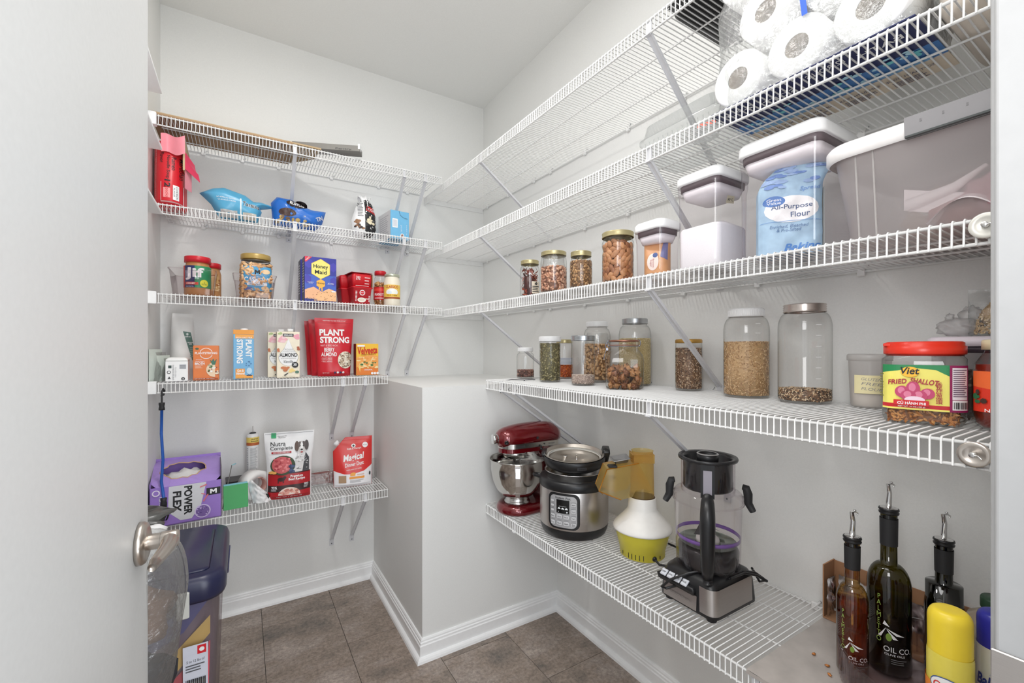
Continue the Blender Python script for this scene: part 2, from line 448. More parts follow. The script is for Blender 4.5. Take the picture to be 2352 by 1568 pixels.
# baseboards with cap bead and shoe moulding
PROF = [(0, .083), (.005, .083), (.008, .078), (.008, .072), (.0115, .069), (.0115, .062), (.0145, .058), (.0145, .019), (.019, .018), (.024, .015), (.028, .009), (.030, 0), (0, 0)]
def baseboard(name, p, q, nrm, m0, m1):
    """profile swept from p to q; nrm points into the room; m0/m1 mitre: +1 outside corner, -1 inside corner"""
    b = B(); d = Vector((q[0]-p[0], q[1]-p[1], 0)).normalized(); n_ = Vector(nrm+(0,)); V = []
    for (pt, mm, sg) in ((p, m0, -1), (q, m1, 1)):
        for o, z in PROF: V.append(Vector((pt[0], pt[1], z))+n_*o+d*(sg*mm*o))
    K = len(PROF); F = [(i, i+1, K+i+1, K+i) for i in range(K-1)]+[tuple(range(K)), tuple(K+i for i in reversed(range(K)))]
    b.add(V, F, TRIMM); struct(name, b)
baseboard('baseboard_back', (XL, YB), (BX, YB), (0, -1), 0, -1)
baseboard('baseboard_ledge_side', (BX, YB), (BX, BY), (-1, 0), -1, 1)
baseboard('baseboard_ledge_front', (BX, BY), (XR, BY), (0, -1), 1, -1)
baseboard('baseboard_right', (XR, BY), (XR, YF), (-1, 0), -1, -1)
baseboard('baseboard_left', (XL, YF), (XL, YB), (1, 0), -1, -1)

# door frame at the right of the opening, with the strike plate
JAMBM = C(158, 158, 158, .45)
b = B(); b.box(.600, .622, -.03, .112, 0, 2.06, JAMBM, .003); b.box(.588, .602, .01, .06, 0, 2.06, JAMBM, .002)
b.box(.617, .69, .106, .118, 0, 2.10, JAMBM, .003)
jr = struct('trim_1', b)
s_ = B(); s_.box(.5975, .6005, .078, .114, .895, .945, STEELB, .001); s_.cyl(.003, 0, .001, STEEL, 10, .6, .09); s_.build('strike_plate', jr)
b = B(); b.box(-.202, -.188, -.02, .112, 0, 2.06, TRIMM, .003); struct('trim_2', b)

# the open door, its edge pointing into the pantry
da = math.radians(3.0)
door = bpy.data.objects.new('door_1', None); COL.objects.link(door); door['kind'] = 'structure'
door.location = (-.1395, .972, 0); door.rotation_euler = (0, 0, PI/2-da)   # local -X runs back along the door, local -Y is its room side
DOORM = C(198, 198, 197, .38, 0, '', 120, .02)
b = B(); b.box(-.765, 0, 0, .035, .012, 2.03, DOORM, .0015); b.build('door_slab', door)
b = B(); b.box(-.0005, .0008, .006, .029, .87, .955, STEELB); b.build('latch_plate', door)
HZ = .9126
for sgn, y0 in ((-1, 0.), (1, .035)):
    hb = B()
    hb.T = Matrix.Translation((-.060, y0, HZ)) @ Matrix.Rotation(PI/2 if sgn < 0 else -PI/2, 4, 'X')
    hb.lathe([(0, 0), (.0335, 0), (.0335, .006), (.031, .010), (.022, .013), (0, .0135)], NICKEL, 40)
    rose = hb.build('door_rose', door)
    lv = B(); lv.T = hb.T
    lv.lathe([(.0125, .010), (.0125, .028), (.0135, .030), (.0135, .049), (.012, .052), (0, .053)], NICKEL, 28)
    lv.lathe([(.0129, .0285), (.0129, .0298)], BLACK, 28)
    # lever blade, swept down and back along the door
    P = [(0, 0, .040), (-.014, 0, .0425), (-.032, -.001, .0425), (-.055, -.002, .040), (-.078, -.003, .037), (-.098, -.004, .036)]
    lv.tube([(x, y*(1 if sgn < 0 else -1), z) for x, y, z in P], .009, NICKEL, 10, rs=[.0125, .0120, .0108, .0095, .0085, .006])
    lv.build('door_handle', door)

# solid white ledges and filler blocks on the left wall
for i, z in enumerate((2.165, 1.958, 1.722)):
    b = B(); b.box(XL, -.2535, .35, 2.05, z, z+.012, WHITE, .002); struct('trim_%d' % (i+3), b)

# ================================================================ WIRE SHELVES
def wire_shelf(label, L, D, M, braces, clips, ends=(0, 0), group='white ventilated wire shelves'):
    """local X along the lip, local +Y to the wall, z=0 top of the wires"""
    root = thing('wire_shelf', label, 'shelf', group=group)
    root.matrix_world = M
    wb = B(); wb.tube([(0, D-.004, -.0016), (0, .0015, -.0016), (0, -.0016, -.005), (0, -.0016, -.0415)], .00155, WIREM, 5)
    wm = wb.mesh('cross_wire'); n = int(L/.0127)
    for i in range(n+1):
        o = bpy.data.objects.new('cross_wire', wm); COL.objects.link(o); o.parent = root; o.location = (i*.0127, 0, 0)
    for y, z, r in ((.0012, -.0058, .0028), (.0010, -.0400, .0028), (D*.36, -.0052, .0022), (D*.70, -.0052, .0022), (D-.006, -.0054, .0030)):
        rb = B(); rb.tube([(-.004, y, z), (n*.0127+.004, y, z)], r, WIREM, 8); rb.build('rail', root)
    for (x, xw, drop) in braces:
        q = B(); w2 = .0065
        A = Vector((x, .004, -.040)); E = Vector((xw, D-.006, -drop)); d = (E-A).normalized(); sx = Vector((1, 0, 0)); sx = (sx-d*sx.dot(d)).normalized(); nn = sx.cross(d)
        q.obox((A+E)/2, d*((E-A).length/2), sx*w2, nn*.0012, BRACE)
        for s2 in (-1, 1): q.obox((A+E)/2+sx*(s2*w2), d*((E-A).length/2), sx*.0009, nn*.004, BRACE)
        q.obox(A+Vector((0, 0, .019)), Vector((w2*1.2, 0, 0)), Vector((0, .0012, 0)), Vector((0, 0, .021)), BRACE)
        q.obox(A+Vector((0, -.004, -.003)), Vector((w2*1.2, 0, 0)), Vector((0, .005, 0)), Vector((0, 0, .0014)), BRACE)
        q.obox(E+Vector((0, .0045, -.014)), Vector((.011, 0, 0)), Vector((0, .0012, 0)), Vector((0, 0, .018)), BRACE)
        br = q.build('support_brace', root)
        sc = B(); sc.ell(E+Vector((0, .0025, -.022)), (.003, .0016, .003), C(110, 112, 116, .3, .8), 8, 5); sc.build('screw', br)
    for x in clips:
        q = B(); q.box(x-.008, x+.008, D-.010, D-.0005, -.016, .004, WIREM, .002); q.tube([(x+.012, D-.003, .010), (x+.003, D-.010, -.003)], .003, WIREM, 6)
        cl = q.build('wall_clip', root)
        sc = B(); sc.ell((x+.012, D-.0035, .008), (.0028, .0016, .0028), C(95, 97, 100, .3, .8), 8, 5); sc.build('screw', cl)
    if ends[0]:
        q = B(); q.box(-.008, -.002, .002, D-.004, -.030, .001, WIREM, .001); q.box(-.014, -.003, -.003, .010, -.046, .006, WIREM, .001); q.build('end_bracket', root)
    if ends[1]:
        X = n*.0127; q = B(); q.box(X+.002, X+.008, .002, D-.004, -.030, .001, WIREM, .001); q.build('end_bracket', root)
    return root
def MB_(z, x0=-.2716): return Matrix.Translation((x0, 2.107, z))
def MR_(y0, z, tilt): return Matrix.Translation((.89, y0, z)) @ Matrix.Rotation(-PI/2, 4, 'Z') @ Matrix.Rotation(tilt, 4, 'Y')
DB, DR = .304, .384
fx = .2716
ZB = dict(a=2.114, b=1.780, c=1.440, d=1.100, e=.556)
wire_shelf('topmost white wire shelf on the back wall, holding flattened cardboard', 1.15, DB, MB_(ZB['a']), [(.193+fx, .193+fx, .33), (.678+fx, .678+fx, .33), (.786+fx, .786+fx, .33)], (.12, .27, .42, .66, .90, 1.06))
wire_shelf('second white wire shelf down on the back wall, with chip bags', 1.15, DB, MB_(ZB['b']), [(.193+fx, .193+fx, .33), (.678+fx, .678+fx, .33), (.786+fx, .786+fx, .33)], (.12, .27, .42, .66, .90, 1.06))
wire_shelf('third white wire shelf down on the back wall, with peanut butter and crackers', 1.15, DB, MB_(ZB['c']), [(.193+fx, .193+fx, .33), (.678+fx, .678+fx, .33), (.786+fx, .786+fx, .33)], (.12, .27, .42, .66, .90, 1.06))
wire_shelf('fourth white wire shelf down on the back wall, with cartons and red pouches', .866, DB, MB_(ZB['d']), [(.39+fx, .39+fx, .31), (.49+fx, .49+fx, .31)], (.12, .27, .42, .66, .80))
wire_shelf('lowest white wire shelf on the back wall, with trash bag box and pet food', .866, DB, MB_(ZB['e']), [(.39+fx, .39+fx, .31), (.49+fx, .49+fx, .31)], (.12, .27, .42, .66, .80))
T1, T2, T3 = .0125, .0105, .0095
cR = (.06, .30, .56, .70, .95, 1.2, 1.45, 1.7, 1.95, 2.2)
bR = [(2.405-1.715, 2.405-1.72, .31), (2.405-.775, 2.405-.82, .31)]
wire_shelf('topmost white wire shelf on the right wall, with a black tray', 2.29, DR, MR_(2.405, 2.0985, T1), bR, cR, (1, 0))
wire_shelf('second white wire shelf down on the right wall, with toilet paper', 2.29, DR, MR_(2.405, 1.768, T2), bR, cR, (1, 0))
wire_shelf('third white wire shelf down on the right wall, with flour and nut jars', 2.29, DR, MR_(2.405, 1.4355, T3), bR, cR, (1, 0))
bL = [(1.655-1.53, 1.655-1.53, .30), (1.655-1.43, 1.655-1.43, .30), (1.655-.775, 1.655-.80, .31)]
cL = (.05, .30, .55, .80, 1.1, 1.4)
wire_shelf('fourth white wire shelf down on the right wall, with glass jars of grain', 1.54, DR, MR_(1.655, 1.096, 0), bL, cL)
wire_shelf('lowest white wire shelf on the right wall, with the kitchen appliances', 1.54, DR, MR_(1.655, .564, 0), [(1.655-.50, 1.655-.50, .31), (1.655-1.43, 1.655-1.43, .31)], cL+(1.143,))
def zR(k, y):     # deck height of right shelf k at y
    z0, t, ya = {1: (2.0985, T1, 2.405), 2: (1.768, T2, 2.405), 3: (1.4355, T3, 2.405), 4: (1.096, 0, 0), 5: (.564, 0, 0)}[k]
    return z0-math.sin(t)*(ya-y)+.0005
# white filler blocks where the back shelves meet the left wall
for i, (z, lab) in enumerate(((2.114, 'topmost'), (1.440, 'third'), (1.100, 'fourth'))):
    b = B(); b.box(XL+.001, -.2775, 2.098, 2.125, z-.044, z+.004, WHITE, .002); struct('trim_%d' % (i+6), b)
# small round magnet hooks on two lips
def magnet(y, z, lab, extra):
    t = thing('magnet_hook', lab, 'hook', (.885, y, z), 0, 'round magnets on the shelf lips')
    q = B(); q.T = Matrix.Rotation(-PI/2, 4, 'Y')
    q.lathe([(0, 0), (.017, 0), (.018, .0015), (.018, .004), (.0165, .005), (.012, .0052), (.011, .0045), (0, .0045)], NICKEL if extra else C(208, 206, 198, .35, .3), 32); q.build('disc', t)
    q = B(); q.T = Matrix.Rotation(-PI/2, 4, 'Y'); q.cyl(.004, .0045, .012, STEEL, 12); q.tube([(0, 0, .010), (0, -.006, .013), (-.004, -.009, .012)], .0013, STEEL, 6); q.build('hook_arm', t)
magnet(.172, 1.398, 'pale round magnet on the lip below the big clear bin', 0)
magnet(.184, 1.076, 'silver round magnet on the lip below the fried shallot jar', 1)
# ================================================================ THINGS ON THE BACK SHELVES
RED = C(203, 32, 44, .35); WHT = C(242, 240, 238, .5); BLK = C(28, 28, 30, .5)
CARD = C(158, 128, 98, .8, 0, '', 90, .1); CARDE = C(190, 165, 130, .85)

def pouch(name, label, loc, rotz, W, H, T, front, back=None, top_w=None, mid=None, wob=.004, cat='pouch', seal=.93, lean=0., group=None, seed=0, cut=None, nu=26, nv=34, gus=.03, parts=True, thin=.003):
    """stand-up bag: gusseted foot, flat sealed head"""
    root = thing(name, label, cat, loc, rotz, group)
    top_w = top_w or W
    def Wd(v):
        if mid: return (W*(1-v)+top_w*v)*(1-(1-mid)*math.sin(PI*min(1, v/.9))**2)
        return W*(1-v)+top_w*v
    def Th(v):
        if v > seal: return thin
        return thin+(T-thin)*max(0, math.cos(PI/2*(v/seal)))**.55
    def S(x, z, off, sd=-1):
        v = min(1, max(0, z/H)); hw = Wd(v)/2; u = max(-1, min(1, x/hw)); th = Th(v)
        y = th/2*(1-abs(u)**2.6)**.6+.0012
        n = noise.noise(Vector((x*17+seed*3, z*14, seed*1.7+sd)))*wob*(1.-abs(u)**6)*(0.4+.6*min(1, v*4))
        zz = z
        if v < .06: y *= .55+.45*(v/.06)
        return (u*hw, sd*(y+off)+n*(1 if sd < 0 else .6)+lean*z, zz)
    def P(u, v, sd):
        x = (u*2-1)*Wd(v)/2; z = v*H
        if cut: z = min(z, cut(x))
        return S(x, z, 0, sd)
    bb = B(); bb.grid(lambda u, v: P(u, v, -1), nu, nv, front); bb.grid(lambda u, v: P(1-u, v, 1), nu, nv, back or front)
    bb.grid(lambda u, v: tuple(Vector(P(u, 0, -1)).lerp(Vector(P(u, 0, 1)), v)), nu, 2, back or front)
    for q in (0, 1): bb.grid(lambda u, v: tuple(Vector(P(q, v, -1)).lerp(Vector(P(q, v, 1)), u)), 1, nv, back or front)
    bb.grid(lambda u, v: tuple(Vector(P(u, 1, -1)).lerp(Vector(P(u, 1, 1)), v)), nu, 1, front)
    bb.build('bag_body', root)
    return root, S

def carton(name, label, cat, loc, rotz, w_, d, h, m, sidem=None, topm=None, group=None, bev=.0015):
    t = thing(name, label, cat, loc, rotz, group)
    q = B(); q.box(-w_/2, w_/2, -d/2, d/2, 0, h, m, bev); q.build('carton_body', t)
    return t
def sidemap(hw, d, sgn):   # artwork on a side face: x runs along the depth
    return lambda x, z, o: (sgn*(hw+o), (x if sgn > 0 else -x), z)

# ---- top shelf: flattened cardboard and a long flat grey box
z = 2.1145
t = thing('cardboard_sheet', 'flattened brown cardboard lying on the topmost back shelf', 'cardboard', (0, 0, z))
q = B(); q.box(-.299, .185, 2.113, 2.355, 0, .006, CARD); q.build('lower_sheet', t)
q = B(); q.prism([(-.295, 2.12), (.30, 2.12), (.285, 2.25), (.20, 2.345), (-.295, 2.345)], .0065, .013, C(176, 152, 118, .8)); q.build('upper_sheet', t)
t = thing('long_grey_box', 'long flat grey box poking out over the topmost back shelf', 'box', (.325, 2.131, z+.014), math.radians(-22.7))
q = B(); q.box(-.145, .145, -.012, .05, 0, .026, C(128, 125, 120, .6), .001); q.build('carton_body', t)
q = B(); q.box(.137, .147, -.013, .020, .010, .034, WHT, .001); q.build('hang_tab', t)
p = Print(flat(.012), 0); p.txt('Pantry', .075, .006, .07, .009, BLK); p.done(t)

# ---- second shelf
z = 1.7805
t, S = pouch('noodle_multipack', 'red shrink-wrapped pack of instant noodle soup with torn top', (-.247, 2.225, z), 0, .104, .262, .19, RED, C(196, 60, 66, .3), wob=.003, cat='noodle pack', seal=1.0, thin=.10, seed=2)
p = Print(lambda x, zz, o: S(x, zz, o)); R9 = -PI/2
p.txt('Maruchan', .040, .155, .085, .013, BLK, R9, .02); p.txt('Ramen', .018, .168, .052, .014, BLK, R9, .02)
p.txt('Noodle Soup', .000, .152, .095, .013, BLK, R9, .02); p.txt('Flavor', -.020, .188, .044, .012, BLK, R9, .02); p.txt('12', -.001, .085, .030, .018, BLK, R9, .05)
p.rect(-.014, .008, .030, .068, C(238, 150, 150, .4)); p.txt('packs', -.003, .048, .034, .012, RED, R9, .01)
p.rect(.016, .034, .024, .082, WHT); p.txt('CHICKEN', .028, .053, .048, .006, BLK, R9, .02); p.txt('FLAVOR', .020, .053, .034, .004, BLK, R9)
for a in ((-.022, -.020, .015, .09), (.044, .046, .015, .09), (-.022, .046, .013, .016)): p.rect(*a, C(245, 190, 190, .4))
p.txt('INSTANT RAMEN NOODLES WITH CHICKEN FLAVOR', -.040, .13, .19, .004, C(240, 180, 180, .4), R9)
p.done(t)
PINK = C(231, 140, 152, .3)
q = B(); q.grid(lambda u, v: (-.02+.075*u, -.092+.010*math.sin(u*5)-.012*v, .205+.065*v+.006*math.sin(u*7)), 10, 6, PINK); q.build('torn_flap', t)
q = B(); q.grid(lambda u, v: (.053+.045*u*(1-.4*v), -.085+.05*u, .155+.07*v-.03*u+.01*math.sin(v*6)), 8, 6, C(214, 60, 92, .3))
q.grid(lambda u, v: (.052+.018*u, -.080+.05*u, .08+.10*v), 4, 5, PINK); q.build('torn_flap', t)
q = B(); q.box(.046, .053, -.085, .085, .150, .268, CARDE); q.build('inner_carton', t)

# crumpled chip bags lying/standing, rolled heads
def chipbag(label, loc, rotz, pts, depth, m, seed, foot, footm, name='chip_bag'):
    """pillow bag from a silhouette: pts is a list of (x, z) around, thickness falls to the rim"""
    t = thing(name, label, 'chip bag', loc, rotz)
    n = len(pts); cx = sum(a for a, _ in pts)/n; cz = sum(c for _, c in pts)/n
    NR = 9; V = []; F = []
    # refine outline
    O = []
    for i in range(n):
        a, c = pts[i], pts[(i+1) % n]
        for k in range(4): O.append((a[0]+(c[0]-a[0])*k/4, a[1]+(c[1]-a[1])*k/4))
    def S(x, zz, off, sd=-1):
        best = 1e9
        for i in range(len(O)):
            a = Vector(O[i]); c = Vector(O[(i+1) % len(O)]); ab = c-a; tt = max(0, min(1, (Vector((x, zz))-a).dot(ab)/max(1e-9, ab.length_squared)))
            best = min(best, (Vector((x, zz))-a-ab*tt).length)
        th = depth/2*math.sqrt(max(0, 1-(1-min(1, best/.055))**2))
        th += .006*noise.noise(Vector((x*30, zz*34, seed)))*min(1, best/.01)+.003*noise.noise(Vector((x*80, zz*60, seed)))*min(1, best/.01)
        return (x, sd*(th+.0008+off), zz)
    q = B()
    for sd in (-1, 1):
        V = [S(cx, cz, 0, sd)]; F = []
        for r in range(1, NR+1):
            for (x, zz) in O: V.append(S(cx+(x-cx)*r/NR, cz+(zz-cz)*r/NR, 0, sd))
        K = len(O)
        for k in range(K): F.append((0, 1+k, 1+(k+1) % K))
        for r in range(NR-1):
            for k in range(K): F.append((1+r*K+k, 1+(r+1)*K+k, 1+(r+1)*K+(k+1) % K, 1+r*K+(k+1) % K))
        q.add(V, F, m, True)
    q.build('bag_body', t)
    return t, S
z = 1.782
BLU = C(84, 160, 196, .28, 0, '', 60); BLU2 = C(38, 104, 190, .25, 0, '', 60)
t, S = chipbag('light blue tortilla chip bag rolled down on the second back shelf', (-.02, 2.235, z), 0,
    [(-.065, .0), (.075, .0), (.092, .05), (.085, .062), (.128, .072), (.132, .082), (.085, .093), (.062, .088), (.03, .112), (-.05, .132), (-.09, .122), (-.135, .094), (-.095, .055)], .10, BLU, 3, 0, 0)
p = Print(S, .007); p.txt('Tostitos', .050, .062, .062, .020, WHT, -.08, .10); p.txt('Tostitos', .050, .062, .062, .018, BLK, -.08, .04)
p.txt('NO ARTIFICIAL FLAVORS', -.040, .078, .066, .0055, WHT, -.03, .02); p.txt('NO ARTIFICIAL COLORS', -.038, .068, .064, .005, WHT, -.03, .02)
p.rect(.010, .015, .004, .085, C(225, 235, 240, .4)); p.rect(-.06, .0, .003, .030, C(190, 190, 190, .5)); p.rect(.02, .07, .003, .028, C(205, 200, 190, .5)); p.done(t)
t, S = chipbag('royal blue chip bag with white lettering, rolled over beside the light blue one', (.215, 2.24, z), 0,
    [(-.10, .0), (.075, .0), (.105, .035), (.122, .095), (.065, .092), (.02, .105), (-.03, .128), (-.085, .130), (-.108, .100), (-.104, .050)], .11, BLU2, 9, 0, 0)
p = Print(S, .007); p.ell(-.005, .100, .045, .020, C(40, 30, 30, .4)); p.txt('RUFFLES', -.005, .100, .06, .016, WHT, -.15, .05); p.txt('TIN', .088, .048, .032, .016, WHT, .5, .04)
p.ell(-.045, .055, .035, .018, C(70, 50, 44, .4)); p.rect(.02, .028, .0, .05, C(210, 205, 190, .5)); p.blobs(-.09, .05, .004, .034, 14, .010, [C(196, 168, 110, .5), C(120, 100, 80, .5)], 5); p.done(t)
# black and white snack bag twisted at the neck
t, S = chipbag('tall black and white snack bag twisted shut at the neck', (.515, 2.25, z), 0,
    [(-.035, .0), (.035, .0), (.058, .04), (.056, .11), (.040, .165), (.018, .190), (.036, .208), (.012, .204), (.004, .212), (-.006, .198), (-.022, .212), (-.030, .202), (-.008, .186), (-.038, .150), (-.060, .08), (-.056, .03)], .09, WHT, 12, 0, 0, 'snack_bag')
p = Print(S, .012); p.poly([(-.002, .0), (.034, .0), (.056, .04), (.054, .11), (.038, .162), (.012, .188), (-.006, .178)], BLK)
p.poly([(.0, .125), (.052, .112), (.045, .142), (.004, .150)], C(198, 30, 34, .4)); p.txt('POPCORN', .028, .131, .038, .012, WHT, -.1, .04)
p.blobs(.012, .045, .06, .095, 9, .010, [C(236, 222, 190, .5)], 4); p.blobs(-.05, -.012, .035, .075, 12, .009, [C(150, 110, 80, .5), C(70, 60, 58, .5)], 8); p.lines(-.036, -.010, .095, .165, 9, C(120, 120, 122, .5)); p.done(t)
t = carton('light_blue_box', 'light blue box with grey side beside the snack bag', 'box', (.668, 2.262, z), math.radians(6), .098, .165, .142, C(112, 178, 216, .45))
p = Print(sidemap(.049, .165, -1), 0); p.rect(-.081, .081, .001, .141, C(200, 200, 203, .5)); p.lines(-.06, .06, .02, .125, 10, C(165, 165, 170, .5)); p.done(t, 'side_panel')
p = Print(flat(.0825), 0); p.rect(-.040, -.012, .055, .100, WHT); p.rect(-.036, -.016, .060, .095, C(205, 208, 215, .5)); p.ell(.012, .018, .010, .012, WHT); p.ell(.012, .018, .006, .009, C(150, 110, 100, .5)); p.txt('granola', .006, .055, .034, .006, WHT, R9)
p.txt('bars', .036, .05, .05, .003, WHT, R9); p.done(t)
q = B(); q.tube([(-.005, -.0835, .141), (.0, -.085, .122), (.018, -.086, .110), (.040, -.085, .108)], .0008, C(60, 80, 100, .5), 5); q.build('torn_perforation', t)

# ---- third shelf
z = 1.4405
def clearbin(label, loc, rotz, w_, d, h):
    t = thing('clear_bin', label, 'bin', loc, rotz, 'small clear bins on the third back shelf')
    q = B(); e = .86
    q.loft([(w_/2*e, d/2*e, .012, 0), (w_/2*e, d/2*e, .012, .002), (w_/2, d/2, .014, h), (w_/2+.003, d/2+.003, .015, h), (w_/2+.003, d/2+.003, .015, h-.004)], BINCLEAR, 4, caps=(1, 0)); q.build('bin_body', t)
    for y in (-d/2-.001, ):
        q = B(); q.loft([(.022, .002, .002, h*.55), (.024, .003, .002, h*.62), (.024, .003, .002, h*.92), (.022, .002, .002, h*.95)], BINCLEAR, 3, 0, y+.004); q.build('grip', t)
    return t
clearbin('smoky clear bin holding the peanut butter jars', (-.168, 2.225, z), 0, .150, .235, .100)
clearbin('smoky clear bin holding the cashew jar', (.044, 2.232, z), 0, .155, .235, .098)
def plainjar(name, label, cat, loc, rotz, r, h, body, lid, lidh, lr=1.0, group=None, inner=None, sq=None, ribs=0, neck=.86):
    t = thing(name, label, cat, loc, rotz, group)
    q = B(); nz_ = h-lidh-.010
    q.lathe([(0, 0), (r*.90, 0), (r, .006), (r, nz_*.88), (r*neck, nz_+.004), (r*neck, nz_+.012), (0, nz_+.012)], body, 36); q.build('jar_body', t)
    q = B(); q.lathe([(0, h-lidh), (r*lr, h-lidh), (r*lr, h-.002), (r*lr-.002, h), (0, h)], lid, 40); q.build('lid', t)
    return t
PB = C(186, 128, 78, .35)
t = plainjar('peanut_butter_jar', 'peanut butter jar with red lid and blue, green and red label', 'jar', (-.158, 2.205, z+.003), face_cam(-.158, 2.2), .0455, .158, PB, C(200, 30, 44, .35), .024, .99)
p = Print(cylmap(.0457)); p.rect(-.060, -.010, .030, .118, C(40, 44, 96, .4)); p.rect(-.010, .062, .030, .118, C(48, 138, 92, .4)); p.rect(-.075, -.050, .030, .118, C(200, 50, 40, .4))
p.txt('Jif', -.012, .085, .068, .050, WHT, 0, .07); p.rect(-.046, .002, .041, .052, C(206, 66, 44, .4)); p.txt('CREAMY', -.024, .0465, .034, .006, WHT, 0, .02)
p.rect(-.046, -.010, .030, .0385, C(36, 40, 96, .4)); p.txt('PEANUT BUTTER', -.028, .034, .030, .004, WHT); p.ell(.022, .048, .015, .015, C(226, 222, 70, .4)); p.txt('7g\nPROTEIN', .022, .048, .018, .014, C(60, 110, 50, .5)); p.done(t)
t = plainjar('peanut_butter_jar', 'smaller red lidded peanut jar half hidden behind the peanut butter', 'jar', (-.115, 2.285, z+.003), face_cam(-.12, 2.28), .035, .150, C(180, 130, 84, .4), C(196, 30, 42, .35), .022, .99)
p = Print(cylmap(.0352)); p.rect(-.03, .03, .03, .1, C(190, 150, 100, .4)); p.blobs(-.03, .03, .03, .1, 24, .006, [C(150, 90, 50, .4), C(210, 180, 140, .4)], 3); p.done(t)
t = thing('cashew_jar', 'square clear tub of cashews with gold lid and blue label', 'jar', (.048, 2.20, z+.003), face_cam(.05, 2.2, .10))
q = B(); q.loft([(.050, .050, .02, 0), (.056, .056, .022, .006), (.056, .056, .022, .150), (.052, .052, .04, .158), (.052, .052, .045, .166)], GLASS, 6); q.build('jar_body', t)
q = B(); q.lathe([(0, .166), (.056, .166), (.057, .169), (.057, .186), (.054, .189), (0, .189)], C(176, 148, 84, .35, .2), 44); q.build('lid', t)
q = B(); q.lathe([(.0535, .158), (.0545, .160), (.0545, .163)], C(90, 84, 70, .3), 40); q.build('neck_ring', t)
p = Print(rrmap(.056, .056, .022)); p.rect(-.060, .060, .030, .132, C(70, 150, 196, .4)); p.txt('CASHEWS', 0, .076, .096, .020, WHT, 0, .05); p.rect(-.038, .036, .052, .064, WHT); p.txt('UNSALTED', -.001, .058, .05, .007, C(70, 150, 196, .4), 0, .02)
p.poly([(-.010, .098), (-.010, .118), (-.004, .118), (0, .112), (.004, .118), (.010, .118), (.010, .098), (.005, .098), (.005, .108), (0, .103), (-.005, .108), (-.005, .098)], BLK)
p.ell(-.03, .112, .018, .010, C(226, 192, 150, .5)); p.ell(.032, .112, .016, .010, C(230, 200, 160, .5)); p.ell(.028, .042, .014, .008, C(226, 192, 150, .5)); p.rect(-.055, -.02, .032, .044, C(90, 100, 160, .5)); p.done(t)
fill('cashew_nuts', 'cashew nuts filling the gold lidded tub', (.048, 2.20, z+.005), .05, .143, (.0105, .0055, .0055), [C(222, 178, 130, .5), C(208, 158, 108, .5), C(232, 194, 150, .5)], C(196, 150, 104, .6), .8, 'bean', 'nuts', hx=.053, hy=.053, rotz=face_cam(.05, 2.2, .10))
# two graham cracker boxes, one behind the other
for i, (dx, dy, lab) in enumerate(((.300, 2.178, 'blue graham cracker box with yellow hexagon, front one'), (.293, 2.268, 'second graham cracker box standing behind the front one'))):
    t = carton('cracker_box', lab, 'box', (dx, dy, z), .02-.0*i, .134, .070 if i == 0 else .075, .201, C(50, 54, 150, .4), group=None)
    p = Print(flat(.035 if i == 0 else .0375, 0, 0), 0)
    p.rect(-.066, .066, .040, .12, C(62, 92, 184, .4)) if i == 0 else None
    if i == 0:
        for (hx_, hz) in ((-.05, .17), (.055, .16), (-.058, .10), (.058, .095)):
            p.poly([(hx_+.022*math.cos(PI/6+k*PI/3), hz+.022*math.sin(PI/6+k*PI/3)) for k in range(6) if abs(hx_+.022*math.cos(PI/6+k*PI/3)) < .2] if abs(hx_) < .045 else [(max(-.066, min(.066, hx_+.02*math.cos(PI/6+k*PI/3))), min(.2, hz+.022*math.sin(PI/6+k*PI/3))) for k in range(6)], C(66, 62, 168, .4))
        p.poly([(-.066, .2), (-.066, .176), (-.060, .176), (-.036, .2)], C(214, 60, 74, .4)); p.txt('NABISCO', -.055, .190, .022, .005, WHT, .8, .02)
        hexa = lambda r, cz: [(r*math.cos(PI/6+k*PI/3)*.98, cz+r*math.sin(PI/6+k*PI/3)) for k in range(6)]
        p.poly(hexa(.046, .148), C(240, 205, 84, .4)); p.poly(hexa(.043, .148), C(246, 222, 120, .4))
        p.txt('Honey', 0, .157, .062, .022, BLK, 0, .04); p.txt('Maid', 0, .134, .050, .018, BLK, 0, .04)
        p.poly(hexa(.021, .082), C(236, 176, 70, .4)); p.txt('Honey', 0, .083, .034, .010, C(70, 40, 24, .5), 0, .03); p.ell(-.006, .060, .003, .007, C(236, 176, 70, .4)); p.ell(.005, .057, .003, .009, C(236, 176, 70, .4))
        p.txt('NO ARTIFICIAL\nFLAVORS', -.042, .084, .026, .008, WHT); p.txt('NO HIGH\nFRUCTOSE', .042, .084, .026, .008, WHT)
        p.poly([(-.066, .012), (.0, .012), (.004, .046), (-.03, .066), (-.066, .052)], C(232, 178, 138, .6)); p.poly([(-.030, .004), (.066, .004), (.066, .050), (.034, .062), (-.012, .036)], C(238, 184, 136, .6))
        rd = random.Random(3)
        for k in range(34):
            p.ell(rd.uniform(-.062, .062), rd.uniform(.008, .048), .0018, .0014, C(150, 90, 60, .6), 6); p.lay -= .9
        p.txt('Grahams', -.038, .010, .045, .010, C(60, 70, 120, .5), 0, .02); p.rect(.045, .062, .046, .052, WHT)
    p.done(t)
    p = Print(sidemap(.067, .07, -1), 0); p.rect(-.034, .034, .001, .2, C(84, 84, 96, .5)); p.lines(-.025, .025, .04, .18, 12, C(200, 200, 210, .5), seed=i); p.done(t, 'side_panel')
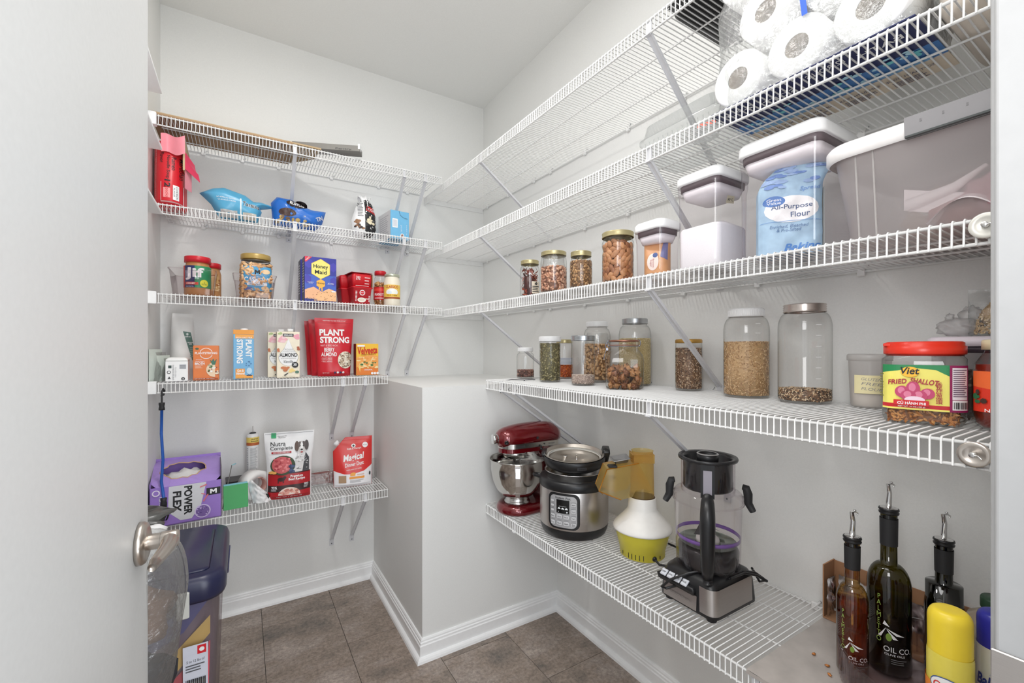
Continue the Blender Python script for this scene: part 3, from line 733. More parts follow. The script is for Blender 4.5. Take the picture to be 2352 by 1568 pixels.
# red yogurt cup multipack: cups with a square collar carton on top
t = thing('pudding_cup_pack', 'red multipack of square cups in a card sleeve', 'cup pack', (.462, 2.215, z), .10)
for k, (x, y) in enumerate(((.012, -.045), (-.018, .045))):
    q = B(); q.loft([(.036, .036, .006, 0), (.044, .044, .008, .072), (.049, .049, .010, .074), (.049, .049, .010, .078)], RED, 4, x, y); cu = q.build('cup', t)
    q = B(); q.loft([(.044, .040, .010, .080), (.047, .043, .010, .125), (.046, .042, .012, .140), (.030, .03, .02, .146)], C(196, 30, 40, .35), 4, x, y+.004); q.build('cup', t)
p = Print(lambda x, zz, o: (x+.012, -.045-(.036+.008*zz/.072)-o, zz), 0); p.ell(-.002, .052, .013, .013, WHT); p.ell(-.002, .052, .0095, .0095, RED); p.txt('plain', -.002, .052, .014, .005, WHT, 0, .03); p.ell(-.004, .018, .020, .011, C(236, 230, 220, .5)); p.ell(-.004, .019, .014, .007, C(220, 206, 190, .5)); p.rect(.010, .030, .022, .026, C(236, 230, 220, .5)); p.lines(-.034, -.026, .01, .06, 8, WHT, seed=4); p.lines(.028, .036, .01, .04, 6, WHT, seed=5); p.done(t)
p = Print(lambda x, zz, o: (x+.012, -.045-.0405-(zz-.08)*.06-o-.003, zz), 0); p.txt('Light\n& Fit', -.022, .120, .020, .018, WHT, 0, .03); p.lines(.008, .034, .088, .13, 3, C(244, 220, 220, .5), .25); p.lines(-.034, .03, .082, .086, 1, WHT); p.done(t)
q = B(); q.box(.058, .060, -.088, .06, .080, .142, CARD); q.box(-.04, .059, -.086, .06, .1445, .147, C(150, 34, 40, .4)); q.build('card_sleeve', t)
# peanuts with red lid, and white sauce jar
t = thing('peanut_jar', 'tall clear jar of peanuts with red lid, behind the white sauce', 'jar', (.600, 2.262, z), face_cam(.6, 2.26))
q = B(); q.lathe([(0, 0), (.031, 0), (.034, .008), (.031, .05), (.034, .100), (.032, .135), (.024, .160), (.024, .165)], GLASS, 32); q.build('jar_body', t)
q = B(); q.lathe([(0, .162), (.029, .162), (.029, .180), (.027, .183), (0, .183)], RED, 32); q.build('lid', t)
p = Print(cylmap(.0335)); p.rect(-.045, .045, .035, .100, C(196, 30, 38, .4)); p.rect(-.045, .045, .080, .092, C(222, 70, 60, .4)); p.txt('PEANUTS', -.005, .062, .05, .014, WHT, 0, .04); p.rect(-.03, .03, .042, .045, WHT); p.done(t)
fill('roasted_peanuts', 'roasted peanuts inside the red lidded clear jar', (.600, 2.262, z+.002), .0295, .122, (.007, .0042, .0042), [C(206, 150, 92, .5), C(222, 176, 116, .5), C(180, 122, 70, .5)], C(170, 120, 74, .6), .8, 'bean', 'nuts')
t = plainjar('sauce_jar', 'jar of white alfredo sauce with yellow label', 'jar', (.640, 2.192, z), face_cam(.64, 2.19), .0405, .160, C(232, 224, 206, .2), C(196, 200, 180, .3, .6), .014, .90)
p = Print(cylmap(.0408)); p.rect(-.050, .050, .035, .105, C(240, 196, 92, .4)); p.txt('CLASSICO', .0, .094, .064, .014, C(170, 50, 40, .5), 0, .06); p.ell(0, .068, .030, .018, WHT); p.ell(-.010, .066, .010, .008, C(210, 220, 230, .5)); p.ell(.010, .068, .012, .007, C(236, 232, 220, .5)); p.ell(0, .058, .034, .010, C(236, 190, 60, .4), a0=PI, a1=2*PI); p.txt('FOUR CHEESE', 0, .052, .05, .007, C(90, 50, 30, .5), 0, .02); p.rect(-.045, .045, .036, .044, C(150, 70, 40, .5)); p.done(t)

# ---- fourth shelf
z = 1.1005
for i in range(4):
    t, S = pouch('seed_packet', ['pale green packet tucked deepest in the corner of the fourth back shelf', 'second pale packet from the corner, greyish and see-through', 'third pale packet from the corner, pale green', 'pale see-through packet nearest the white carton'][i], (-.288+.008*i, 2.165+.012*i, z), 1.25-.08*i, .085, .125-.012*i, .012, BAGFILM if i % 2 else C(196, 204, 196, .4), wob=.006, cat='packet', group='pale packets in the corner of the fourth back shelf', seed=i, nu=8, nv=8)
t, S = pouch('paper_bag', 'tall pale grey bag with dark green label, leaning in the corner', (-.216, 2.30, z), .18, .105, .275, .07, C(214, 214, 212, .5, 0, '', 40, .1), top_w=.07, mid=.92, wob=.008, cat='bag', seed=5)
p = Print(S); p.poly([(-.022+.020, .200), (.005+.020, .196), (.030+.018, .078), (.012+.018, .078)], C(84, 112, 104, .5)); p.txt('saffron', .014, .178, .020, .006, WHT, 0, .03); p.ell(.013, .188, .004, .005, C(200, 210, 206, .5)); p.txt('BROWN RICE\nBLEND', .024, .150, .020, .012, WHT, 0, .03); p.lines(.022, .036, .09, .135, 6, C(140, 160, 152, .5)); p.done(t)
t = carton('milk_carton', 'white carton lying on its side, base with barcode facing out', 'carton', (-.222, 2.215, z), math.radians(2), .070, .17, .078, C(236, 236, 234, .5))
q = B(); q.loft([(.035, .085, .003, .078), (.034, .084, .006, .086), (.026, .075, .012, .093)], C(232, 232, 230, .5), 4); q.build('folded_gable', t)
p = Print(flat(.085), 0); p.rect(.008, .030, .048, .066, C(214, 216, 222, .5)); p.lines(.009, .029, .049, .065, 6, BLK, .5, 0); p.ell(.020, .010, .006, .006, BLK); p.txt('S', .020, .010, .004, .007, WHT, 0, .05)
p.rect(-.026, -.016, .052, .062, C(50, 70, 66, .5)); p.ell(-.024, .036, .006, .006, C(60, 60, 64, .5)); p.ell(-.024, .036, .004, .004, WHT); p.poly([(-.028, .010), (-.018, .010), (-.023, .020)], C(60, 60, 64, .5)); p.lines(-.013, -.008, .005, .065, 14, C(150, 150, 152, .5)); p.lines(-.006, .0, .015, .055, 8, C(190, 190, 192, .5)); p.done(t)
ORG = C(214, 116, 52, .4)
t = carton('broth_carton', 'orange vegetable broth carton with soup picture', 'carton', (-.127, 2.185, z), math.radians(1), .086, .062, .140, ORG)
p = Print(flat(.031), 0); p.ell(0, .108, .022, .022, WHT); p.ell(0, .108, .020, .020, ORG); p.rect(-.036, .037, .102, .115, ORG); p.txt('PLANTSTRONG', 0, .109, .074, .009, WHT, 0, .05); p.ell(-.030, .127, .006, .004, C(60, 90, 60, .5))
p.txt('ORGANIC', -.024, .083, .02, .003, WHT); p.txt('VEGETABLE', -.021, .076, .030, .004, WHT, 0, .03); p.txt('BROTH', -.021, .067, .032, .010, WHT, 0, .06); p.lines(-.036, -.010, .048, .060, 4, C(246, 214, 190, .5), .3)
p.ell(.030, .042, .030, .030, C(226, 200, 170, .5), a0=PI*.5, a1=PI*1.5); p.blobs(.006, .040, .022, .060, 26, .0045, [WHT, C(120, 60, 46, .5), C(70, 110, 60, .5), C(226, 214, 190, .5)], 5); p.poly([(.012, .085), (.020, .062), (.030, .062), (.036, .086), (.028, .076), (.024, .088), (.019, .076)], C(60, 110, 90, .5))
p.rect(-.040, .040, .004, .009, C(160, 70, 34, .5)); p.txt('NET 32 FL OZ   low sodium', -.005, .0065, .066, .003, WHT); p.done(t)
LB = C(108, 168, 208, .4)
t = carton('oat_milk_carton', 'tall light blue and orange oat and almond milk carton', 'carton', (.003, 2.180, z), .0, .074, .072, .188, LB)
q = B(); q.prism([(-.036, .188), (.036, .188), (.036, .199), (-.036, .206)], -.037, .037, C(226, 150, 54, .45), 'x'); q.build('gable_top', t)
q = B(); q.T = Matrix.Translation((.002, -.018, .196)) @ Matrix.Rotation(-.15, 4, 'X'); q.cyl(.0145, 0, .015, LIDW, 24, bev=.002); q.build('cap', t)
p = Print(flat(.036), 0); p.rect(-.030, .036, .170, .187, C(230, 158, 62, .4)); p.txt('RICH OAT MILK', .002, .174, .058, .005, WHT, 0, .02); p.txt('PLANT', .018, .128, .074, .022, WHT, R9, .07); p.txt('STRONG', -.014, .116, .100, .022, WHT, R9, .07)
p.rect(-.029, .004, .015, .044, C(226, 150, 60, .4)); p.txt('Oat &\nAlmond', -.012, .030, .030, .022, WHT, 0, .04); p.rect(-.029, .034, .003, .016, C(230, 158, 62, .4)); p.txt('NET 1 QT 946 ML', 0, .005, .05, .003, BLK)
p.ell(.020, .034, .010, .014, C(176, 206, 226, .5)); p.blobs(.004, .026, .055, .075, 7, .003, [C(60, 110, 160, .5)], 3); p.ell(.020, .015, .011, .002, C(60, 50, 50, .5)); p.rect(.016, .018, .015, .022, C(60, 110, 160, .5)); p.rect(.022, .024, .015, .022, C(60, 110, 160, .5)); p.done(t)
CRM = C(232, 222, 200, .45)
for i, (x, y, lab) in enumerate(((.171, 2.185, 'cream almond milk carton with white teardrop, front one'), (.139, 2.255, 'second almond milk carton, half hidden behind the front one'))):
    t = carton('almond_milk_carton', lab, 'carton', (x, y, z), 0, .090, .060, .202, CRM)
    q = B(); q.loft([(.012, .010, .004, .202), (.012, .010, .004, .216)], LIDW, 4, .01, 0); q.build('cap', t)
    p = Print(flat(.030), 0); p.blobs(-.036, -.014, .158, .180, 6, .010, [C(230, 170, 180, .5), C(236, 196, 200, .5)], 3); p.blobs(.026, .038, .168, .192, 5, .009, [C(230, 160, 176, .5)], 6); p.blobs(-.038, -.026, .190, .196, 3, .006, [C(170, 190, 130, .5)], 5)
    tear = [(0, .172)]+[(.038*math.sin(a)*(1-.25*max(0, math.cos(a))), .092-.040*-math.cos(a)*1.0) for a in [math.radians(v) for v in range(35, 330, 12)]]
    p.poly([(x_*1.03, z_) for x_, z_ in tear], C(90, 90, 80, .5)); p.poly(tear, WHT); p.rect(-.022, .020, .181, .193, BLK); p.txt('KIRKLAND', -.001, .187, .034, .007, WHT, 0, .04)
    p.txt('ORGANIC', 0, .124, .040, .007, C(150, 150, 150, .5)); p.txt('UNSWEETENED', 0, .115, .052, .006, C(170, 170, 170, .5)); p.txt('ALMOND', 0, .100, .070, .017, BLK, 0, .05); p.txt('NON-DAIRY BEVERAGE', 0, .085, .060, .005, C(160, 160, 160, .5)); p.txt('Vanilla', 0, .071, .036, .011, BLK, 0, 0, .4)
    p.ell(.026, .056, .013, .013, BLK); p.txt('30', .026, .057, .013, .011, WHT, 0, .05); p.blobs(-.030, .0, .030, .045, 5, .010, [C(196, 116, 70, .5), C(180, 100, 60, .5)], 2); p.blobs(.004, .020, .024, .038, 4, .007, [C(238, 206, 130, .5)], 3); p.ell(.034, .024, .008, .006, C(80, 120, 100, .5)); p.blobs(-.040, -.034, .115, .130, 2, .007, [C(190, 110, 70, .5)], 4); p.blobs(.036, .042, .12, .15, 3, .006, [C(170, 90, 60, .5)], 9); p.poly([(-.018, .012), (-.002, .022), (0, .020), (-.014, .008)], BLK); p.txt('32 FL OZ (1 QT) 946 mL', 0, .006, .05, .003, C(120, 120, 110, .5)); p.done(t)
# red granola pouches, three deep
for i, (x, y, rz, lab) in enumerate(((.366, 2.190, -.02, 'big red granola pouch with white lettering, front one of three'), (.349, 2.262, .03, 'middle red granola pouch, behind the front one'), (.338, 2.330, .05, 'rearmost red granola pouch, against the wall'))):
    t, S = pouch('granola_pouch', lab, (x, y, z), rz, .142, .270-.004*i, .068, C(196, 32, 46, .33, 0, '', 30), top_w=.172, mid=.985, wob=.004, seed=i+20, group=None, cat='pouch')
    p = Print(S); p.rect(-.074, .074, .247, .2485, C(160, 24, 36, .4)) if i == 0 else None
    if i == 0:
        p.txt('EVERYTHING YOU NEED FROM A PLANT', 0, .258, .10, .004, WHT, 0, .02); p.txt('PLANT', -.012, .203, .108, .030, WHT, 0, .08); p.txt('STRONG', 0, .168, .128, .030, WHT, 0, .08)
        p.txt('NUT & SEED RICH', -.026, .142, .070, .008, C(240, 190, 190, .5), 0, .02); p.txt('BERRY\nALMOND', -.026, .112, .066, .040, WHT, 0, .04)
        for k in range(3): p.txt(['\u2022 PLUMPY RAISINS', '\u2022 CRUNCHY ALMONDS', '\u2022 REAL BERRIES'][k], -.036, .084-.008*k, .044, .0045, WHT)
        p.ell(.045, .075, .034, .040, C(226, 214, 196, .6)); p.blobs(.018, .070, .042, .108, 90, .0042, [C(240, 232, 216, .6), C(170, 146, 120, .6), C(110, 84, 66, .6), C(206, 190, 166, .6)], 6)
        for k in range(4): p.ell(-.002+.012*k, .017, .005, .005, [C(50, 54, 90, .5), WHT][k % 2])
        p.txt('NET WT 12 OZ', -.040, .016, .028, .005, WHT)
    p.done(t)
t = carton('cheese_box', 'yellow and orange cheesy pasta box', 'box', (.512, 2.190, z), math.radians(3), .106, .046, .152, C(238, 186, 62, .4))
p = Print(flat(.023), 0); p.rect(-.052, .052, .001, .040, C(220, 124, 52, .4)); p.poly([(-.052, .040), (.052, .040), (.052, .090), (.02, .098), (-.052, .086)], C(232, 160, 84, .5)); p.blobs(-.045, .045, .036, .088, 44, .008, [C(240, 190, 120, .5), C(228, 150, 70, .5), C(244, 208, 150, .5)], 2, .5); p.blobs(-.045, .045, .04, .09, 7, .006, [C(70, 110, 60, .5)], 9)
p.txt('Velveeta', 0, .120, .094, .034, C(198, 40, 34, .4), .06, .05, .15); p.txt('CHEESY SKILLETS', .004, .100, .070, .006, C(150, 50, 20, .5), .06, .03); p.rect(-.048, -.014, .137, .145, WHT); p.txt('ORIGINAL', .004, .026, .04, .006, WHT, 0, .04); p.poly([(-.044, .048), (-.036, .012), (-.032, .048)], C(244, 200, 110, .5))
for k in range(3): p.ell(.022+.013*k, .009, .006, .006, WHT)
p.done(t)
p = Print(sidemap(.053, .05, -1), 0); p.rect(-.022, .022, .001, .151, C(120, 34, 30, .4)); p.done(t, 'side_panel')

# ---- lowest shelf
z = .5565
LAV = C(150, 118, 196, .45)
t = thing('trash_bag_box', 'lavender trash bag box torn open on top, dog-eared edges', 'box', (-.190, 2.205, z), math.radians(3))
bw, bd, bh = .112, .105, .205
q = B()
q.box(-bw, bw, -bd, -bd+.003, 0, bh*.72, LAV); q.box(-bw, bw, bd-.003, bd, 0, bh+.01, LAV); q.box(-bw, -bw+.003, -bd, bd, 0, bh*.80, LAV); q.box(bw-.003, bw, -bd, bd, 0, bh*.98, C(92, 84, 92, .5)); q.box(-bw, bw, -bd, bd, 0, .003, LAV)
q.build('carton_body', t)
# sloping top with a ragged opening
def top(x, y):  # height of the sloping lid
    f_ = (y+bd)/(2*bd); return bh*.72+(bh*.29)*f_**.7
rd = random.Random(5); ring = []
for k in range(28):
    a = 2*PI*k/28; rr = 1+.10*rd.uniform(-1, 1); ring.append((-.015+.072*math.cos(a)*rr, -.012+.062*math.sin(a)*rr))
q = B(); V = []; F = []
for k, (x, y) in enumerate(ring):
    a = math.atan2((y+.012)/.9, x+.015); s_ = 1/max(abs(math.cos(a)), abs(math.sin(a))*1.0)
    ox, oy = max(-bw, min(bw, bw*math.cos(a)*s_)), max(-bd, min(bd, bd*math.sin(a)*s_))
    V += [(x, y, top(x, y)+.004), (ox, oy, top(ox, oy)), (x, y, top(x, y)+.0025)]
for k in range(28):
    j = (k+1) % 28; F += [(3*k, 3*k+1, 3*j+1, 3*j), (3*k, 3*j, 3*j+2, 3*k+2)]
q.add(V, F, C(166, 138, 206, .45)); q.build('torn_lid', t)
q = B(); q.tube([(x, y, top(x, y)+.004) for x, y in ring], .0022, C(196, 160, 124, .8), 5, closed=True); q.build('torn_edge', t)
q = B(); q.grid(lambda u, v: (-.098+.19*u, -.095+.19*v, .118+.042*math.sin(PI*u)*math.sin(PI*v)+.014*noise.noise(Vector((u*7, v*7, 1)))+.03*v), 18, 14, C(222, 220, 218, .5)); q.build('white_bag_roll', t)
p = Print(flat(bd), 0); p.poly([(-.055, .146), (.062, .146), (.045, .06), (.015, .012), (-.02, .012), (-.058, .05)], C(206, 206, 210, .5)); p.txt('POWER', .004, .085, .110, .026, BLK, R9, .08); p.txt('FLEX', -.030, .085, .080, .026, BLK, R9, .08)
p.rect(.062, .108, .092, .120, BLK); p.poly([(.074, .097), (.074, .115), (.080, .115), (.085, .108), (.090, .115), (.096, .115), (.096, .097), (.091, .097), (.091, .107), (.085, .101), (.079, .107), (.079, .097)], WHT)
p.ell(.050, .034, .026, .026, C(206, 190, 226, .5)); p.ell(.050, .034, .022, .022, C(122, 96, 160, .5)); p.blobs(.032, .068, .016, .052, 26, .003, [C(90, 66, 130, .5), C(190, 170, 216, .5)], 5)
for pp in ([(.045, .105), (.058, .100), (.060, .096), (.046, .101)], [(.050, .072), (.066, .098), (.069, .096), (.054, .070)], [(.040, .130), (.062, .138), (.064, .134), (.042, .127)]): p.poly(pp, C(216, 110, 116, .5))
p.txt('Tall Kitchen', -.078, .080, .07, .012, WHT, R9, .03); p.txt('200', -.092, .028, .045, .022, WHT, R9, .05); p.ell(-.093, .128, .012, .012, C(226, 216, 236, .5)); p.ell(-.093, .128, .008, .008, LAV); p.done(t)
# notepad block, hang tag, tape, caulk
t = thing('sticky_note_block', 'bright green square card block with pale blue edge', 'note block', (-.024, 2.170, z), .10)
q = B(); q.T = Matrix.Rotation(-.12, 4, 'X'); q.box(-.044, .044, 0, .004, 0, .098, C(66, 158, 92, .5)); q.build('green_cover', t)
q = B(); q.T = Matrix.Rotation(-.12, 4, 'X'); q.box(-.043, .043, .0042, .022, .001, .103, C(128, 190, 204, .6)); q.build('blue_pages', t)
t = thing('dark_tin', 'small dark tin behind the green card block', 'tin', (-.025, 2.33, z), .05); q = B(); q.box(-.040, .040, -.045, .045, 0, .085, C(62, 56, 56, .4), .004); q.build('tin_body', t); q = B(); q.box(-.041, .041, -.046, .046, .080, .088, C(48, 44, 44, .4), .002); q.build('lid', t)
t = thing('stirring_stick', 'thin stick with pale blue tip beside the trash bag box', 'stick', (-.072, 2.10, z)); q = B(); q.tube([(0, .08, .004), (.030, .20, .155)], .0018, C(120, 116, 112, .5), 6); q.build('stick', t); q = B(); q.tube([(.030, .20, .155), (.046, .205, .160)], .0022, C(150, 206, 216, .5), 6); q.build('blue_tip', t)
t = thing('tape_roll', 'roll of white tape with dusty pink top, leaning behind the note block', 'tape', (.046, 2.262, z), .35)
q = B(); q.T = Matrix.Translation((0, 0, .064)) @ Matrix.Rotation(PI/2, 4, 'X') @ Matrix.Rotation(.2, 4, 'Y'); q.lathe([(.038, -.03), (.064, -.03), (.064, .03), (.038, .03), (.038, -.03)], C(226, 224, 222, .5, 0, '', 90, .2), 40); q.build('tape', t)
q = B(); q.T = Matrix.Translation((0, 0, .064)) @ Matrix.Rotation(PI/2, 4, 'X'); q.lathe([(.0355, -.031), (.0378, -.031), (.0378, .031), (.0355, .031), (.0355, -.031)], C(196, 150, 140, .6), 40); q.build('core', t)
q = B(); q.T = Matrix.Translation((0, 0, .064)) @ Matrix.Rotation(PI/2, 4, 'X'); q.lathe([(.0645, -.029), (.0645, .0)], C(214, 150, 152, .5), 20, a0=PI*.25+PI, a1=PI*.75+PI); q.build('pink_band', t)
t = thing('tissue_bag', 'crumpled white plastic wrapping slumped beside the tape', 'wrapping', (.073, 2.235, z), 0)
q = B(); q.grid(lambda u, v: (-.035+.07*u-.02*v, -.030-.02*math.sin(PI*u)+.010*noise.noise(Vector((u*6, v*6, 3))), .001+.105*v*(1-.75*abs(u-.2))), 16, 16, C(228, 228, 228, .4)); q.build('crumpled_sheet', t)
t = thing('caulk_tube', 'white caulk cartridge with yellow band and clear nozzle', 'caulk tube', (.039, 2.345, z), face_cam(.04, 2.34))
q = B(); q.lathe([(0, 0), (.0245, 0), (.025, .002), (.025, .268), (.023, .276), (.015, .281), (0, .281)], C(222, 222, 222, .4), 32); q.build('cartridge', t)
q = B(); q.lathe([(0, .2812), (.014, .2812), (.013, .285), (.006, .287), (0, .287)], C(50, 50, 52, .5), 20); q.build('collar', t); q = B(); q.lathe([(.0035, .287), (.0025, .314), (0, .315)], MILKY2, 12); q.build('nozzle', t)
p = Print(cylmap(.0252)); p.rect(-.036, .036, .242, .266, C(226, 200, 104, .5)); p.rect(-.036, .036, .229, .242, C(178, 96, 50, .5)); p.txt('VALUE PACK', .008, .258, .030, .006, BLK, 0, .04); p.txt('Economical', .008, .249, .030, .006, BLK, 0, .04, .3); p.lines(-.010, .020, .10, .22, 24, C(150, 150, 152, .5), .35); p.lines(-.026, -.018, .06, .22, 20, C(170, 170, 172, .5)); p.done(t)
# dog food pouch
t, S = pouch('dog_food_pouch', 'white and dark red dog food pouch with dog picture', (.180, 2.215, z), math.radians(-6), .178, .292, .075, C(232, 232, 234, .3, 0, '', 25), top_w=.205, mid=.95, wob=.005, lean=.10, seed=30, cat='pouch')
p = Print(S); K1 = C(170, 28, 36, .4); K2 = C(56, 34, 34, .4)
p.rect(-.085, .085, .002, .036, K1); p.rect(-.085, .085, .036, .064, K2); p.rect(-.085, .085, .064, .116, K1); p.rect(-.085, .085, .112, .116, K2)
p.txt('Premium\nBeef Recipe', .030, .092, .066, .026, WHT, 0, .05); p.ell(-.032, .090, .015, .009, K2); p.rect(-.046, -.042, .074, .086, K2); p.rect(-.026, -.022, .074, .086, K2); p.ell(-.018, .097, .006, .006, K2)
p.txt('95%', -.060, .056, .022, .010, WHT, 0, .05); p.lines(-.072, -.046, .040, .050, 3, WHT, .3); p.txt('ZERO', .068, .060, .018, .008, WHT, 0, .05); p.lines(.058, .078, .044, .054, 3, WHT, .3)
p.ell(0, .022, .044, .032, C(226, 206, 196, .6), a0=0, a1=PI); p.blobs(-.034, .034, .024, .044, 30, .007, [C(212, 150, 136, .6), C(190, 120, 108, .6), C(228, 180, 164, .6)], 5); p.txt('NET WT 1 LB (454 G)', 0, .014, .10, .006, WHT, 0, .02)
p.rect(-.074, -.054, .268, .290, C(62, 168, 112, .4)); p.txt('Ultimate Pet\nNutrition', -.030, .272, .038, .010, C(90, 90, 92, .5)); p.txt('Nutra', -.046, .243, .060, .018, BLK, 0, .01); p.txt('Complete', -.032, .222, .090, .020, BLK, 0, .01); p.rect(-.072, .008, .201, .209, K1); p.txt('100% FREEZE-DRIED RAW', -.032, .205, .066, .0045, WHT, 0, .02)
# bowl of meat with fruit, and the dog's head and chest
p.ell(-.026, .150, .050, .042, C(60, 74, 52, .6)); p.ell(-.030, .152, .040, .036, C(196, 92, 96, .6)); p.blobs(-.060, .0, .125, .180, 60, .006, [C(222, 130, 132, .6), C(170, 60, 70, .6), C(200, 96, 100, .6)], 7); p.blobs(.0, .020, .118, .148, 20, .006, [C(48, 58, 92, .6), C(70, 84, 120, .6)], 8, 1.); p.blobs(-.078, -.055, .118, .132, 6, .009, [C(226, 168, 90, .6)], 9, .5)
p.poly([(.022, .118), (.072, .118), (.076, .165), (.066, .205), (.034, .205), (.026, .165)], C(214, 212, 212, .7)); p.poly([(.052, .118), (.080, .118), (.080, .175), (.066, .200)], C(74, 74, 78, .7)); p.ell(.050, .222, .020, .026, C(196, 192, 190, .7)); p.ell(.030, .228, .009, .022, C(100, 84, 78, .7)); p.ell(.070, .230, .009, .022, C(86, 80, 80, .7)); p.ell(.042, .235, .008, .012, C(110, 100, 98, .7)); p.ell(.058, .235, .008, .012, C(96, 88, 88, .7)); p.ell(.050, .222, .006, .024, WHT); p.ell(.044, .229, .002, .002, BLK); p.ell(.056, .229, .002, .002, BLK); p.ell(.050, .212, .005, .004, BLK); p.ell(.050, .202, .005, .004, C(170, 90, 90, .6)); p.blobs(.026, .074, .13, .19, 26, .004, [C(120, 118, 120, .7), WHT, C(170, 168, 168, .7)], 3)
p.rect(-.098, .098, .286, .2875, C(120, 120, 124, .4)); p.done(t)
t = thing('black_plug', 'small black round plug beside the dog food pouch', 'plug', (.082, 2.215, z)); q = B(); q.T = Matrix.Rotation(PI/2, 4, 'X'); q.lathe([(0, -.02), (.016, -.02), (.018, -.016), (.018, .012), (.015, .016), (0, .016)], C(40, 44, 42, .5), 20, 0, .018); q.build('knob', t)
# clear pack of dried meat, lying at the back
t, S = pouch('jerky_pack', 'clear pack of dark red dried meat lying behind the pouches', (.34, 2.33, z), .05, .17, .072, .07, FILM, wob=.012, cat='pack', seed=40)
for k in range(7):
    q = B(); q.tube([(-.075, -.012+.006*(k % 3), .010+.008*k), (-.02, -.02+.008*(k % 2), .014+.008*k), (.07, -.01, .008+.008*k)], .006, C(122, 74, 70, .5, 0, 'mottle', 60), 6); o = q.build('dried_meat', None); o.location = (.34, 2.34, z); tag(o, 'dark red strips of dried meat inside the clear pack', 'meat', 'dried meat strips in the clear pack')
# red spouted dog topper pouch with cut corner
t, S = pouch('spouted_pouch', 'red and white spouted pouch with cut-off corner', (.462, 2.245, z), math.radians(-8), .175, .232, .06, C(206, 50, 48, .28, 0, '', 25), top_w=.185, wob=.004, lean=.14, seed=50, cut=lambda x: .232 if x > -.035 else .232-.062*(-.035-x)/.055, cat='pouch')
p = Print(S); p.poly([(-.086, .001), (.086, .001), (.089, .095), (.05, .070), (0, .060), (-.04, .062), (-.088, .078)], C(226, 224, 226, .4)); p.txt('Magical', .004, .135, .100, .040, WHT, .12, .05, .25); p.txt('Dinner Dust', .006, .106, .088, .018, WHT, .10, .03, .1); p.txt("Stella & Chewy's", .006, .178, .066, .010, WHT, .04, .04); p.ell(.003, .192, .010, .009, WHT); p.ell(.003, .191, .005, .005, C(60, 60, 60, .5)); p.ell(.058, .192, .013, .013, WHT); p.txt('FOR DOGS', .058, .192, .018, .006, C(90, 60, 60, .5)); p.txt('FREEZE-DRIED RAW TOPPER', .004, .082, .07, .005, WHT, .08)
p.rect(-.066, -.032, .022, .056, C(166, 136, 106, .6)); p.rect(-.018, .052, .038, .048, C(226, 150, 60, .5)); p.rect(-.014, .010, .052, .062, C(230, 160, 70, .5)); p.ell(.0, .062, .012, .006, C(230, 160, 70, .5)); p.lines(-.016, .050, .020, .034, 3, C(170, 170, 172, .5)); p.txt('GRASS-FED BEEF', .034, .056, .034, .006, C(200, 120, 60, .5)); p.ell(.078, .055, .004, .009, BLK); p.done(t)
q = B(); q.T = Matrix.Translation((-.066, .035, .196)) @ Matrix.Rotation(-.75, 4, 'Y'); q.cyl(.0135, .004, .022, LIDW, 20, bev=.002); q.lathe([(.009, -.006), (.009, .005)], LIDW, 16); q.build('spout_cap', t)
t, S = pouch('empty_clear_bag', 'crumpled empty clear bag behind the spouted pouch', (.552, 2.32, z), .2, .09, .10, .05, clear('thin_film', (.95, .96, .96), (.75, .78, .78), .3, .15, 0, crinkle=.8), wob=.02, cat='bag', seed=60)
# blue bungee cord hooked on the shelf lip
t = thing('bungee_cord', 'blue bungee cord hanging from the fourth back shelf', 'bungee cord', (-.2604, 2.096, 1.058))
q = B(); q.tube([(0, 0, -.060), (-.001, -.002, -.15), (.004, -.003, -.25), (-.001, -.002, -.33), (.006, -.003, -.392)], .0048, C(28, 84, 168, .45), 12); q.build('cord', t)
q = B(); q.lathe([(0, -.062), (.0095, -.062), (.0095, -.055), (.008, -.048), (.0095, -.040), (.0095, -.034), (0, -.034)], BLACKM, 20); q.tube([(0, 0, -.036), (.0, 0, .006), (.004, .004, .018), (.006, .014, .010), (.004, .012, -.006), (-.003, .006, -.010)], .0032, BLACKM, 8); q.build('hook', t)
q = B(); q.lathe([(0, -.424), (.0105, -.424), (.0105, -.414), (.009, -.405), (.0105, -.394), (0, -.392)], BLACKM, 20, .006, -.003); q.tube([(0, -.003, -.424), (-.004, -.003, -.455), (.002, -.003, -.478), (.014, -.003, -.478), (.020, -.003, -.462), (.012, -.003, -.424)], .0028, BLACKM, 8); q.build('hook', t)
